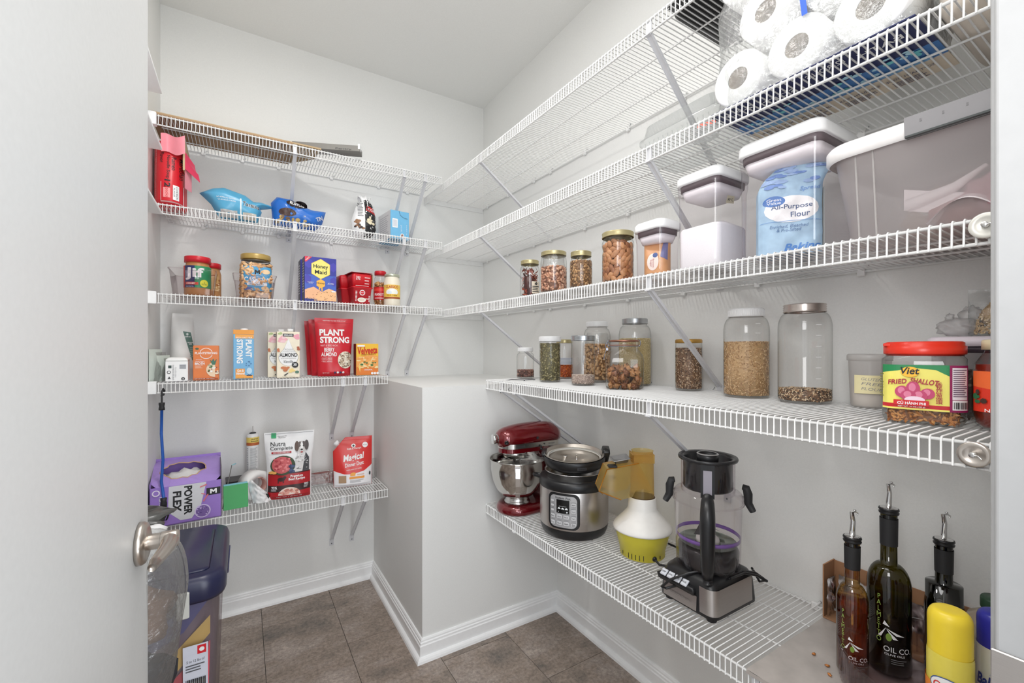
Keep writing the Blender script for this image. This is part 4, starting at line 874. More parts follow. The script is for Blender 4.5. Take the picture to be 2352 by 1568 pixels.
# ================================================================ THINGS ON THE RIGHT SHELVES
def mprof(r, h, neck, sh=.80, foot=.006):
    """mason jar outline: foot, straight wall, round shoulder, neck"""
    P = [(0, .002), (r*.84, .002), (r*.95, foot*.5), (r, foot*1.6)]
    z1 = h*sh; zt = h
    P += [(r, z1-(h*.10))]
    for k in range(1, 7):
        a = PI/2*k/6; P.append((r-(r-neck)*(1-math.cos(a)), z1-h*.10+(h*.17)*math.sin(a)))
    P += [(neck, zt-.003), (neck+.0012, zt-.002), (neck, zt)]
    return P
def glass_jar(label, x, y, z, r, h, neck, lidm, lidh, rot=None, sh=.80, ridges=0, lidr=None, group=None, deco=None, name='glass_jar', prof=None):
    t = thing(name, label, 'jar', (x, y, z), face_cam(x, y) if rot is None else rot, group)
    hb = h-lidh*.75
    q = B(); q.lathe(prof or mprof(r, hb, neck, sh), GLASS, 44); q.lathe([(0, .006), (r*.80, .005), (r*.93, .008)], GLASS, 36); q.build('glass_body', t)
    R = lidr or neck+.003; q = B(); z0 = h-lidh
    if ridges:
        P = [(R-.001, z0), (R, z0+.001)]
        for k in range(ridges):
            a = z0+lidh*(.1+.75*k/ridges); b_ = z0+lidh*(.1+.75*(k+.5)/ridges); P += [(R, a), (R-.0016, b_)]
        P += [(R, h-.003), (R-.001, h-.001), (R-.005, h), (R-.006, h-.0008), (0, h-.0008)]
    else: P = [(R-.001, z0), (R, z0+.001), (R, h-.003), (R-.002, h), (0, h)]
    q.lathe(P, lidm, 48)
    if lidm is LIDW:
        for k in range(60):
            a = 2*PI*k/60; q.obox((R*math.cos(a), R*math.sin(a), z0+lidh*.45), (.0004*math.cos(a), .0004*math.sin(a), 0), (-.0009*math.sin(a), .0009*math.cos(a), 0), (0, 0, lidh*.36), lidm)
    q.build('lid', t)
    if deco: deco(t)
    return t
def marks(r, zs, w_=.012):
    def f(t):
        p = Print(cylmap(r+.0002, .5)); [p.rect(-w_/2, w_/2, zz, zz+.0012, C(236, 238, 238, .3)) for zz in zs]; p.done(t, 'moulded_marks')
    return f

# ---- top: black baking tray
z = zR(1, .62)
t = thing('baking_tray', 'black baking tray with rounded corners on the topmost right shelf', 'tray', (1.062, .555, z+.003), 0)
q = B(); q.loft([(.120, .185, .03, 0), (.126, .190, .03, .004), (.132, .196, .03, .024), (.136, .200, .03, .026), (.133, .197, .03, .026), (.124, .188, .03, .006)], C(20, 20, 22, .3), 6, caps=(1, 1)); q.build('tray_body', t)
q = B(); q.tube([(.134*sx, .198*sy, .026) for sx, sy in ((-1, -.9), (-1, .9), (-.95, 1), (.95, 1), (1, .9), (1, -.9), (.95, -1), (-.95, -1))], .002, C(30, 30, 32, .3), 6, closed=True); q.build('rolled_rim', t)

# ---- second: clamshell, toilet paper pack, cream bags
z = zR(2, .73)
t = thing('clamshell_box', 'clear plastic clamshell box with red sticker', 'box', (1.045, .748, z), 0)
CLAM = clear('clamshell_plastic', (.97, .98, .98), (.72, .74, .74), .25, .05, .10, (.93, .93, .93))
q = B(); rings = []
q.loft([(.070, .108, .02, 0), (.074, .112, .022, .002), (.086, .124, .028, .050), (.092, .130, .03, .052), (.092, .130, .03, .056)], CLAM, 6, caps=(1, 0)); q.build('tray_half', t)
q = B(); q.loft([(.092, .130, .03, .057), (.092, .130, .03, .060), (.084, .122, .028, .062), (.078, .116, .03, .098), (.070, .108, .03, .104)], CLAM, 6, caps=(0, 1)); q.build('lid_half', t)
for k in range(14):
    yy = -.098+.015*k; q2 = B(); q2.tube([(-.0785, yy, .006), (-.0875, yy, .048)], .0012, CLAM, 4); q2.build('rib', t)
q = B(); q.grid(lambda u, v: (-.0895+.004*v, -.118+.050*u, .012+.010*v+.026*u*.3), 6, 2, C(205, 96, 80, .4)); q.build('red_sticker', t)
t = thing('plastic_wrap_ball', 'crumpled clear wrap inside the clamshell box', 'wrapping', (1.01, .70, z+.030), 0); q = B(); q.ell((0, 0, 0), (.035, .045, .022), clear('white_film', (.95, .95, .95), (.8, .8, .8), .3, .15, .35, (.94, .94, .94), .9), 16, 10, wob=.5); q.build('film', t)

z = zR(2, .42)
TP = C(240, 240, 240, .85, 0, '', 200, .15)
def roll():
    t = thing('toilet_roll', '', 'toilet paper', (0, 0, 0), 0, 'toilet rolls inside the clear pack')
    q = B(); q.T = Matrix.Rotation(-PI/2, 4, 'Y')
    q.lathe([(.0215, -.05), (.052, -.05), (.0555, -.047), (.0555, .047), (.052, .05), (.0215, .05)], TP, 40); q.build('paper', t)
    q = B(); q.T = Matrix.Rotation(-PI/2, 4, 'Y'); q.lathe([(.0215, -.049), (.0215, .049), (.0205, .049), (.0205, -.049), (.0215, -.049)], C(150, 138, 122, .8), 28)
    q.build('core', t)
    return t
proto = roll(); spots = []
rows = [(0, [.545, .428, .312]), (1, [.487, .370, .29]), (2, [.530, .428, .312])]
names = ['left', 'middle', 'right']
for col in range(2):
    for r_, ys in rows:
        for k, yy in enumerate(ys):
            if r_ == 1 and k == 2: continue
            spots.append((.955+.104*col, yy, z+.060+.106*r_, 'toilet roll %s the %s row of the pack, %s' % ('at the front of' if col == 0 else 'at the back of', ['bottom', 'middle', 'top'][r_], ['leftmost', 'central', 'rightmost'][k] if r_ != 1 else ['left one', 'right one'][k])))
for i, (x, y, zz, lab) in enumerate(spots):
    if i == 0: o = proto
    else:
        o = proto.copy(); COL.objects.link(o)
        for c in list(proto.children): c2 = c.copy(); COL.objects.link(c2); c2.parent = o
    o.location = (x, y, zz); o['label'] = lab
t = thing('toilet_paper_pack', 'big clear shrink-wrapped pack of toilet paper, navy print on its base', 'pack', (1.007, .43, z), 0)
def wrapf(u, v):
    a = 2*PI*u; zz = .002+v*.312
    hx, hy = .112, .182; c, s_ = math.cos(a), math.sin(a); e = .45
    x = hx*math.copysign(abs(c)**e, c); y = hy*math.copysign(abs(s_)**e, s_)
    k = 1-.12*max(0, v-.75)*4*(v > .75); nn = noise.noise(Vector((x*22, y*22, zz*26)))
    return (x*k*(1+.05*nn), y*k*(1+.03*nn)+.0, zz)
q = B(); q.grid(wrapf, 90, 26, FILM); q.build('clear_wrap', t)
q = B(); q.box(-.110, -.005, -.178, .178, .0012, .0030, C(28, 36, 84, .4)); q.box(-.005, .050, -.178, .178, .0012, .0030, C(60, 116, 176, .4)); q.box(.050, .112, -.178, .178, .0012, .0030, C(214, 200, 180, .5)); q.build('printed_base', t)
p = Print(lambda x, y, o: (y, -x, .0014-o), 0)
NV = C(24, 30, 72, .4)
for k, (a, c_) in enumerate(((-.13, -.075), (-.05, -.06), (.04, -.08), (.12, -.07))): p.txt(['2-PLY', 'SOFT', '12 ROLLS', 'BATH'][k], a, c_, .062, .016, WHT, PI, .03)
p.blobs(-.15, .15, -.02, .03, 26, .008, [C(110, 190, 196, .5), C(170, 210, 226, .5)], 3); p.poly([(-.16, .03), (.16, .03), (.16, .048), (.0, .040), (-.10, .052), (-.16, .046)], C(110, 160, 200, .4))
for k in range(4): p.txt('SOFT BATH TISSUE', -.12+.08*k, .068, .070, .008, NV, PI, .03); p.lines(-.15+.08*k, -.095+.08*k, .080, .104, 4, C(70, 70, 96, .5), seed=k)
p.done(t)
p = Print(lambda x, zz, o: (-.116-o, -x, zz), .01); p.poly([(.018, .10), (.028, .10), (.022, .155), (.012, .155)], C(44, 92, 196, .4)); p.done(t, 'blue_tape')
# cream bags further right
t = thing('cream_package', 'large cream paper package beside the toilet paper', 'package', (1.06, .185, z), 0)
q = B(); q.loft([(.130, .045, .03, 0), (.138, .052, .035, .012), (.142, .055, .04, .10), (.128, .048, .04, .17), (.10, .03, .03, .19)], C(206, 196, 184, .6, 0, '', 30, .15), 6); q.build('package_body', t)
t, S = pouch('rice_bag', 'cream bag with teal label and black band at the far right of the shelf', (.985, .045, z), -PI/2+.2, .20, .30, .10, C(196, 184, 166, .5, 0, '', 30), wob=.008, cat='bag', seed=70)
t.rotation_euler = (0, 0, 0); t.location = (1.05, .118, z+.052)
t.rotation_euler = (PI/2*1.0, 0, PI/2)
p = Print(lambda x, zz, o: S(x, zz, o), .02); p.rect(-.08, .08, .14, .16, BLK); p.rect(-.07, .07, .02, .10, C(120, 168, 166, .5)); p.rect(-.05, .0, .04, .07, C(200, 170, 140, .5)); p.lines(-.06, .06, .025, .095, 8, C(60, 84, 88, .5)); p.done(t)

# ---- third: small jars
z = zR(3, 1.2)
jl = lambda y: zR(3, y)+.0005
glass_jar('small jar of dried red chillies with gold lid, leftmost on the third right shelf', .955, 1.418, jl(1.418), .039, .143, .033, GOLD, .016, ridges=2, sh=.84)
t = thing('dried_chillies', 'crumpled dried red chillies in the leftmost gold lidded jar', 'dried food', (.955, 1.418, jl(1.418)+.004)); t['kind'] = 'stuff'
bpy.data.objects.remove(t)
q = B(); rd = random.Random(8)
CH = [C(122, 44, 26, .4), C(96, 32, 22, .4), C(150, 66, 34, .4), C(70, 30, 24, .4)]
for k in range(110):
    a = rd.random()*2*PI; zz = rd.random()*.105; rr = .030*math.sqrt(rd.uniform(.55, 1)); c0 = Vector((rr*math.cos(a), rr*math.sin(a), .006+zz))
    d = Vector((rd.uniform(-1, 1), rd.uniform(-1, 1), rd.uniform(-1, 1.4))).normalized()*rd.uniform(.007, .014); n2 = d.cross(Vector((math.cos(a), math.sin(a), .1))).normalized()*rd.uniform(.003, .0065)
    P = [c0-d, c0-n2*.8, c0+Vector((0, 0, .002)), c0+n2*.8, c0+d]
    P = [Vector((v.x*min(1, .0345/max(1e-4, v.xy.length)), v.y*min(1, .0345/max(1e-4, v.xy.length)), max(.004, v.z))) for v in P]
    q.add(P, [(0, 1, 2), (0, 2, 3), (1, 4, 2), (2, 4, 3)], rd.choice(CH))
q.lathe([(0, .004), (.024, .004), (.024, .08), (0, .09)], CH[3], 14)
o = q.build('dried_chillies'); o.location = (.955, 1.418, jl(1.418)); tag(o, 'crumpled dried red chillies in the leftmost gold lidded jar', 'dried food', kind='stuff')
p = Print(cylmap(.0393, .35)); p.rect(-.006, .030, .012, .058, C(220, 208, 190, .5)); p.lines(-.004, .028, .016, .042, 4, BLK, .5); p.blobs(.006, .016, .046, .054, 6, .003, [BLK], 3); p.done(bpy.data.objects['glass_jar'])
def beanjar(lab, flab, x, y, zz, r, h, neck, lidm, lidh, fh, size, mats, core, shape='oct', ridges=2, sh=.8, dens=1., fname='dry_beans', cat='dry food', **kw):
    t = glass_jar(lab, x, y, zz, r, h, neck, lidm, lidh, ridges=ridges, sh=sh, **kw)
    fill(fname, flab, (x, y, zz+.0065), r-.0015, fh, size, mats, core, dens, shape, cat)
    return t
PIN = [C(206, 156, 126, .45), C(190, 136, 108, .45), C(220, 176, 148, .45), C(150, 104, 84, .45)]
t = beanjar('wide jar of pinto beans with gold lid and crinkled bag neck', 'speckled pinto beans in the wide gold lidded jar', .958, 1.268, jl(1.268), .0475, .150, .043, GOLD, .015, .088, (.0065, .0042, .0036), PIN, C(140, 100, 80, .6), 'bean', sh=.86, dens=1.4, fname='pinto_beans')
q = B(); q.grid(lambda u, v: ((.041-.004*v)*math.cos(2*PI*u)*(1+.08*noise.noise(Vector((u*9, v*5, 2)))), (.041-.004*v)*math.sin(2*PI*u)*(1+.08*noise.noise(Vector((u*9, v*5, 2)))), .092+.04*v), 40, 8, FILM); q.build('inner_bag', t)
LEN = [C(178, 134, 88, .5), C(150, 108, 66, .5), C(200, 160, 112, .5), C(118, 86, 56, .5)]
beanjar('small jar of brown lentils with gold ridged lid', 'brown lentils in the small gold lidded jar', .958, 1.118, jl(1.118), .037, .124, .032, GOLD, .017, .086, (.0034, .0034, .0014), LEN, C(124, 92, 62, .6), dens=1.3, ridges=3, sh=.80, fname='brown_lentils', lidr=.0345)
# almond jar with individual almonds
x, y = .962, .954
glass_jar('waisted jar full of almonds with gold lid', x, y, jl(y), .0465, .152, .0445, GOLD, .016, ridges=1, prof=[(0, .002), (.042, .002), (.0465, .008), (.0465, .085), (.0440, .100), (.0470, .112), (.0470, .122), (.043, .131), (.0435, .142)])
ab = B(); ab.ell((0, 0, 0), (.0125, .0085, .0048), C(170, 116, 76, .5, 0, 'streak', 90, .3), 10, 6); am = ab.mesh('almond')
ab2 = B(); ab2.ell((0, 0, 0), (.0120, .0080, .0050), C(190, 136, 94, .5, 0, 'streak', 90, .3), 10, 6); am2 = ab2.mesh('almond')
ab3 = B(); ab3.ell((0, 0, 0), (.0122, .0078, .0046), C(144, 92, 60, .5, 0, 'streak', 90, .3), 10, 6); am3 = ab3.mesh('almond')
k = 0
for row in range(11):
    for j in range(14):
        a = 2*PI*(j+.5*(row % 2))/14+random.uniform(-.08, .08); zz = .012+row*.0108+random.uniform(-.003, .003); rr = (.0405 if zz < .094 or zz > .106 else .038)
        if row == 10: rr = random.uniform(.012, .036)
        o = bpy.data.objects.new('almond', random.choice((am, am2, am3, am))); COL.objects.link(o)
        nrm = Vector((math.cos(a), math.sin(a), random.uniform(-.3, .3))).normalized(); tx = nrm.cross(Vector((random.uniform(-1, 1), random.uniform(-1, 1), random.uniform(-1, 1)))).normalized(); ty = nrm.cross(tx)
        M = Matrix((tx, ty, nrm)).transposed().to_4x4(); M.translation = (x+rr*math.cos(a), y+rr*math.sin(a), jl(y)+zz); o.matrix_world = M
        tag(o, 'brown almond inside the waisted gold lidded jar', 'almond', 'almonds in the gold lidded jar'); k += 1
# square push-top containers
def canister(lab, x, y, w_, d, h, rot=0., lidh=.024, body=ACRYL):
    t = thing('square_canister', lab, 'canister', (x, y, jl(y)), rot)
    q = B(); r = .018
    q.loft([(w_/2-.006, d/2-.006, r, .001), (w_/2-.001, d/2-.001, r, .006), (w_/2, d/2, r, .02), (w_/2+.001, d/2+.001, r, h-lidh-.03), (w_/2+.004, d/2+.004, r+.002, h-lidh-.012), (w_/2+.004, d/2+.004, r+.002, h-lidh)], body, 6, caps=(1, 0))
    q.build('clear_body', t)
    q = B(); q.loft([(w_/2+.005, d/2+.005, r+.003, h-lidh), (w_/2+.006, d/2+.006, r+.004, h-lidh+.004), (w_/2+.006, d/2+.006, r+.004, h-.007), (w_/2+.001, d/2+.001, r+.002, h), (w_/2-.02, d/2-.02, r, h)], C(238, 236, 236, .3), 6); q.build('lid', t)
    q = B(); q.loft([(w_/2-.002, d/2-.002, r, h-lidh-.014), (w_/2-.001, d/2-.001, r, h-lidh+.001)], C(96, 84, 88, .4), 6); q.build('seal', t)
    q = B(); q.loft([(w_/2-.010, d/2-.010, r, h-lidh-.034), (w_/2-.004, d/2-.004, r, h-lidh-.015)], C(224, 219, 222, .35), 6); q.build('lid_plug', t)
    return t
canister('smallest square clear canister holding a tan bag', .985, .826, .082, .092, .154)
t, S = pouch('brown_sugar_bag', 'crumpled tan sugar bag inside the smallest square canister', (.985, .826, jl(.826)+.006), -PI/2+.55, .070, .100, .055, C(204, 150, 104, .4, 0, 'mottle', 26), wob=.016, cat='bag', seed=80)
p = Print(S); p.ell(-.008, .038, .016, .024, C(232, 216, 206, .5)); p.ell(-.002, .056, .007, .007, C(60, 84, 140, .5)); p.txt('Brown\nSugar', -.010, .034, .024, .012, C(160, 60, 60, .5), R9); p.poly([(.012, .05), (.030, .04), (.030, .09), (.018, .096)], C(110, 110, 150, .5)); p.done(t)
t = canister('medium square clear canister half full of white sugar', 1.000, .668, .128, .112, .236)
p = Print(lambda x_, zz, o: (-.0655-o, -x_, zz), .02); p.done(t, 'x') if 0 else None
p = Print(lambda x_, zz, o: (x_, -.0575-o, zz), .02); p.poly([(-.036, .148), (-.004, .152), (.0, .170), (-.028, .168)], C(176, 166, 146, .6)); p.txt('AP C', -.018, .159, .022, .007, BLK, .1, .02); p.done(t, 'taped_note')
q = B(); q.loft([(.060, .052, .016, .003), (.0625, .0545, .016, .008), (.0625, .0545, .016, .098), (.060, .052, .016, .104), (.03, .03, .02, .112, .01, -.01), (.012, .012, .01, .122, .014, -.012)], C(232, 230, 232, .85, 0, '', 400, .2), 5); o = q.build('white_sugar'); o.location = (1.0, .668, jl(.668)); tag(o, 'white sugar heaped in the medium square canister', 'sugar', kind='stuff')
canister('largest square clear canister holding a flour bag', 1.010, .478, .160, .160, .250, lidh=.027)
t = thing('flour_bag', 'pale blue paper bag of all-purpose flour standing in the largest canister', 'flour bag', (1.000, .490, jl(.48)+.006), -PI/2+.62)
FB = C(160, 190, 222, .55, 0, 'mottle', 40, .1)
def fb(u, v, sd):
    xx = (u*2-1)*.058; zz = v*.196; top_ = max(0, v-.72)/.28
    y = .036*(1-top_*.75)*(1-abs(u*2-1)**6*.5); xx = xx*(1-.10*top_)+.030*top_**1.5
    return (xx, sd*y+.004*noise.noise(Vector((xx*40, zz*40, sd)))*(1+2*top_)-.02*top_, zz*(1-.05*top_))
q = B(); q.grid(lambda u, v: fb(u, v, -1), 20, 26, FB); q.grid(lambda u, v: fb(1-u, v, 1), 20, 26, FB)
for s_ in (0, 1): q.grid(lambda u, v: tuple(Vector(fb(s_, v, -1)).lerp(Vector(fb(s_, v, 1)), u)), 4, 26, C(206, 204, 200, .6) if s_ else FB)
q.grid(lambda u, v: tuple(Vector(fb(u, 1, -1)).lerp(Vector(fb(u, 1, 1)), v)), 20, 2, FB); q.build('paper_bag_body', t)
p = Print(lambda xx, zz, o: tuple(Vector(fb(min(1, max(0, (xx/.052+1)/2)), min(1, zz/.19), -1))+Vector((0, -o, 0)))); p.ell(.0, .090, .044, .027, WHT); p.ell(-.028, .108, .018, .011, C(74, 116, 180, .5)); p.txt('Great\nValue', -.028, .108, .024, .012, WHT, 0, .01); p.txt('All-Purpose', 0, .094, .066, .012, C(70, 90, 130, .5), 0, .02); p.txt('Flour', .014, .079, .030, .011, C(70, 90, 130, .5), 0, .02)
p.txt('Enriched, Bleached\n& Pre-Sifted', -.004, .052, .062, .014, C(90, 120, 160, .5), 0, .01, .2); p.txt('Baking', .018, .012, .060, .018, C(74, 128, 196, .5), .05, .05, .3); p.rect(-.05, .05, .0655, .0665, C(120, 160, 206, .5)); p.blobs(-.045, .045, .135, .185, 20, .012, [C(110, 140, 196, .5), C(150, 176, 214, .5)], 4, .4); p.txt('Spread', .030, .128, .034, .010, C(110, 150, 206, .5), .05, .02, .3); p.done(t)
p = Print(lambda xx, zz, o: (.0585+o, xx, zz), .02); p.rect(-.030, .030, .01, .135, C(196, 190, 180, .6)); p.lines(-.026, .026, .02, .125, 16, C(90, 84, 80, .5)); p.done(t, 'side_panel')
# big latch bin
t = thing('storage_bin', 'big milky clear storage bin with white lid rim and grey latch', 'bin', (1.09, .215, jl(.215)), 0)
q = B(); q.loft([(.142, .142, .03, 0), (.148, .148, .034, .004), (.166, .168, .040, .155), (.168, .170, .040, .160), (.168, .170, .040, .172)], MILKY, 6, caps=(1, 0)); q.build('bin_body', t)
q = B(); q.loft([(.174, .177, .045, .150), (.178, .181, .046, .153), (.178, .181, .046, .172), (.174, .177, .045, .178), (.15, .15, .04, .180)], C(226, 223, 222, .4), 8, caps=(0, 1)); q.build('lid', t)
q = B(); q.obox((-.1835, -.020, .163), (.0035, 0, .001), (0, .072, 0), (-.002, 0, .017), C(134, 132, 134, .4)); q.obox((-.186, -.020, .147), (.006, 0, 0), (0, .070, 0), (0, 0, .0015), C(60, 64, 64, .4))
for k in range(5): q.obox((-.187, -.072+.026*k, .172), (.001, 0, 0), (0, .0012, 0), (0, 0, .006), C(110, 108, 110, .4))
q.build('latch', t)
for yy in (-.09, .10, .125): q2 = B(); q2.obox((-.1585, yy, .08), (.0012, 0, .0), (0, .0012, 0), (-.009, 0, .075), MILKY2); q2.build('moulded_rib', t)
zb = jl(.215)+.006
t = thing('scoop', 'white plastic scoop lying inside the big bin', 'scoop', (.968, .262, zb), PI/2-.06)
q = B(); q.grid(lambda u, v: (-.055+.08*u, -.012*0+.0+.0, .012+.036*v+.03*u), 8, 4, C(226, 220, 222, .5)); q.tube([(.02, 0, .048), (-.04, .0, .062), (-.075, 0, .085)], .007, C(226, 220, 222, .5), 8, rs=[.012, .008, .003]); q.build('handle', t)
q = B(); q.grid(lambda u, v: (-.10+.085*u, .004+.03*v, .004+.042*math.sin(PI*u)*(1-v*.3)), 14, 5, C(222, 216, 218, .5)); q.build('bowl', t)
p = Print(lambda xx, zz, o: (xx, -.001-o, zz), 0); p.lines(-.045, .015, .026, .052, 8, C(150, 160, 156, .6)); p.done(t)
t = thing('dried_fruit_bag', 'reddish purple bag of dried fruit at the right inside the big bin', 'bag', (1.05, .170, zb), .3)
q = B(); q.ell((-.03, -.01, .045), (.080, .095, .048), C(168, 132, 138, .5, 0, 'mottle', 18), 24, 14, wob=.35); q.build('bag_body', t)
t = thing('red_fruit_bag', 'dark red rounded bag at the bin front', 'bag', (.985, .215, zb), 0); q = B(); q.ell((0, 0, .024), (.030, .045, .024), C(140, 84, 80, .5, 0, 'mottle', 30), 20, 10, wob=.2); q.build('bag_body', t)
t = thing('oat_bag', 'pale bag of grain behind the scoop in the bin', 'bag', (1.12, .255, zb), 0); q = B(); q.ell((0, 0, .055), (.085, .070, .055), C(190, 176, 164, .6, 0, 'speckle', 200), 20, 12, wob=.3); q.build('bag_body', t)

# ---- fourth: grain jars
z = 1.0965
beanjar('tiny mason jar with white lid, a few brown beans at the bottom', 'brown beans at the bottom of the tiny white lidded jar', 1.062, 1.612, z, .0385, .137, .029, LIDW, .018, .030, (.0055, .0035, .003), [C(140, 98, 86, .45), C(116, 78, 70, .45), C(164, 122, 104, .45)], C(90, 60, 52, .6), 'bean', ridges=0, sh=.84, fname='brown_beans', lidr=.0335)
beanjar('tall straight jar of green lentils with white lid', 'green lentils filling the tall white lidded jar', 1.038, 1.398, z, .0415, .180, .039, LIDW, .021, .145, (.0034, .0034, .0014), [C(150, 142, 98, .5), C(128, 120, 82, .5), C(172, 160, 118, .5), C(110, 104, 78, .5)], C(104, 98, 70, .6), ridges=0, sh=.97, fname='green_lentils', lidr=.0435)
t = beanjar('jar of orange red lentils with gold lid, behind the green lentils', 'orange red lentils in the half hidden gold lidded jar', 1.215, 1.530, z, .0385, .172, .034, GOLD, .016, .055, (.0032, .0032, .0014), [C(214, 100, 24, .5), C(196, 82, 18, .5), C(226, 126, 44, .5)], C(170, 70, 16, .6), ridges=2, sh=.88, fname='red_lentils')
p = Print(cylmap(.0388, 0)); p.rect(-.02, .045, .062, .092, C(206, 208, 214, .5)); p.lines(-.018, .042, .064, .09, 5, C(140, 150, 170, .5), .3); p.done(t)
EMB = clear('embossed_glass', (.93, .94, .94), (.7, .72, .72), .5, .1)
t = beanjar('tall straight jar with silver lid, pale grain at the bottom', 'pale pinkish grain at the bottom of the tall silver lidded jar', 1.043, 1.206, z, .0420, .178, .040, C(176, 180, 184, .25, .9), .019, .030, (.0024, .0018, .0015), [C(206, 186, 172, .6), C(186, 164, 152, .6), C(222, 206, 194, .6)], C(170, 150, 140, .6), ridges=3, sh=.97, fname='pale_grain', lidr=.044)
p = Print(cylmap(.0424)); p.txt('Ball', -.008, .088, .045, .030, EMB, .25, .0, .5); p.txt('MASON', .0, .055, .036, .008, EMB, .1); p.done(t, 'embossing')
CP = [C(206, 164, 118, .5), C(190, 146, 102, .5), C(220, 182, 138, .5)]
t = beanjar('half gallon jar of chickpeas with white lid, in the back row', 'round chickpeas filling the white lidded back row jar', 1.195, 1.298, z, .0525, .238, .038, LIDW, .021, .140, (.0056, .0052, .0052), CP, C(150, 116, 84, .6), 'bean', ridges=0, sh=.88, dens=1.5, fname='chickpeas', lidr=.042)
p = Print(cylmap(.040)); p.done(t) if 0 else None
q = B(); q.grid(lambda u, v: ((.047-.008*v)*math.cos(2*PI*u)*(1+.1*noise.noise(Vector((u*8, v*4, 5)))), (.047-.008*v)*math.sin(2*PI*u)*(1+.1*noise.noise(Vector((u*8, v*4, 5)))), .150+.045*v), 36, 6, FILM); q.build('inner_bag', t)
t = beanjar('half gallon jar of pale yellow millet with silver lid, in the back row', 'pale yellow millet filling the back row silver lidded jar', 1.195, 1.102, z, .0560, .238, .042, C(170, 172, 174, .28, .9), .019, .160, (.0017, .0016, .0016), [C(206, 188, 140, .6), C(190, 170, 120, .6), C(218, 202, 158, .6)], C(186, 166, 120, .6), ridges=3, sh=.88, fname='millet', lidr=.0455, dens=.7)
# clip-top jar of glazed walnuts
x, y = 1.066, 1.030
t = thing('clip_top_jar', 'square shouldered clip-top jar of glazed walnuts with copper rim', 'jar', (x, y, z), face_cam(x, y, .06))
q = B(); q.loft([(.050, .050, .018, .001), (.058, .058, .020, .006), (.060, .060, .022, .095), (.056, .056, .030, .112), (.046, .046, .045, .128), (.044, .044, .044, .134), (.046, .046, .046, .136), (.046, .046, .046, .141)], GLASS, 8, caps=(1, 0)); q.build('glass_body', t)
q = B(); q.lathe([(.047, .143), (.0475, .146), (.047, .152), (.043, .156), (.0, .158)], GLASS, 40); q.build('glass_lid', t)
q = B(); q.lathe([(.0472, .1535), (.0485, .155), (.0485, .158), (.0460, .1595), (.0455, .158)], C(168, 120, 100, .3, .8), 44); q.lathe([(.046, .141), (.0475, .142), (.046, .1432)], C(160, 112, 96, .5), 40); q.build('copper_rim', t)
WR = C(150, 154, 166, .25, .9)
q = B(); q.tube([(.048*math.cos(a), .048*math.sin(a), .1385) for a in [2*PI*k/32 for k in range(32)]], .0012, WR, 6, closed=True)
for s_ in (-1, 1):
    q.tube([(s_*.048, 0, .139), (s_*.053, -.004, .146), (s_*.051, -.004, .157), (s_*.047, 0, .160), (s_*.051, .004, .157), (s_*.053, .004, .146), (s_*.049, 0, .136)], .0013, WR, 6)
q.build('wire_bail', t)
q = B(); q.tube([(-.049, -.006, .154), (-.056, -.006, .150), (-.059, -.005, .140), (-.056, -.003, .128), (-.060, -.002, .118), (-.064, 0, .100), (-.064, .002, .094)], .0014, WR, 6); q.tube([(-.049, .006, .154), (-.056, .006, .150), (-.059, .005, .140), (-.056, .005, .128), (-.060, .004, .118), (-.064, .002, .094)], .0014, WR, 6); q.box(-.058, -.050, -.006, .006, .124, .134, WR, .001); q.build('clasp', t)
wn = []
for k in range(4):
    q = B(); q.ell((0, 0, 0), (.0110, .0085, .0075), C([158, 176, 132, 190][k], [106, 126, 84, 142][k], [66, 80, 54, 94][k], .35, 0, 'mottle', 160, .4), 14, 9, wob=1.1); wn.append(q.mesh('walnut'))
rd = random.Random(4); placed = []
for k in range(72):
    for tr in range(40):
        xx, yy = rd.uniform(-.047, .047), rd.uniform(-.047, .047)
        zz = .010+.0125*(k//15)+rd.uniform(0, .003)+(.006 if (xx < 0) == (yy > 0) else 0)*(k > 50)
        if max(abs(xx), abs(yy)) < .028 and k//15 < 4 and rd.random() < .7: continue
        if all((Vector((xx, yy, zz))-p_).length > .0115 for p_ in placed): break
    placed.append(Vector((xx, yy, zz))); o = bpy.data.objects.new('walnut', rd.choice(wn)); COL.objects.link(o)
    a = face_cam(x, y, .06); o.location = (x+xx*math.cos(a)-yy*math.sin(a), y+xx*math.sin(a)+yy*math.cos(a), z+zz); o.rotation_euler = (rd.random()*6, rd.random()*6, rd.random()*6)
    tag(o, 'glazed walnut piece inside the clip-top jar', 'walnut', 'glazed walnuts in the clip-top jar')
MIXG = [C(190, 160, 128, .55), C(160, 124, 92, .55), C(120, 88, 66, .55), C(212, 188, 160, .55), C(84, 62, 50, .55)]
beanjar('jar of mixed brown grain with a flat ochre gold lid, standing alone', 'mixed brown grain in the ochre lidded jar', 1.195, .880, z, .0400, .160, .0375, C(190, 148, 76, .35, .6), .012, .126, (.0030, .0016, .0014), MIXG, C(130, 100, 76, .6), ridges=0, sh=.93, fname='mixed_grain', lidr=.0400)
t = beanjar('half gallon jar two thirds full of brown rice with white lid', 'brown rice in the white lidded half gallon jar', 1.165, .678, z, .0560, .238, .040, LIDW, .022, .142, (.0036, .0012, .0011), [C(210, 176, 132, .55), C(192, 154, 110, .55), C(222, 192, 150, .55), C(164, 126, 88, .55)], C(190, 156, 114, .6), ridges=0, sh=.90, fname='brown_rice', lidr=.044, dens=.75, deco=marks(.0562, (.17, .195)))
t = beanjar('nearly empty half gallon jar with silver lid', 'black and tan seeds at the bottom of the silver lidded half gallon jar', 1.165, .533, z, .0560, .238, .041, C(196, 186, 180, .25, .9), .020, .026, (.0034, .0015, .0012), [C(206, 176, 140, .55), C(60, 48, 40, .55), C(170, 132, 98, .55), C(226, 204, 172, .55)], C(120, 92, 70, .6), ridges=3, sh=.90, fname='mixed_seeds', lidr=.045, deco=marks(.0562, (.060, .085, .11, .135, .16, .185)))
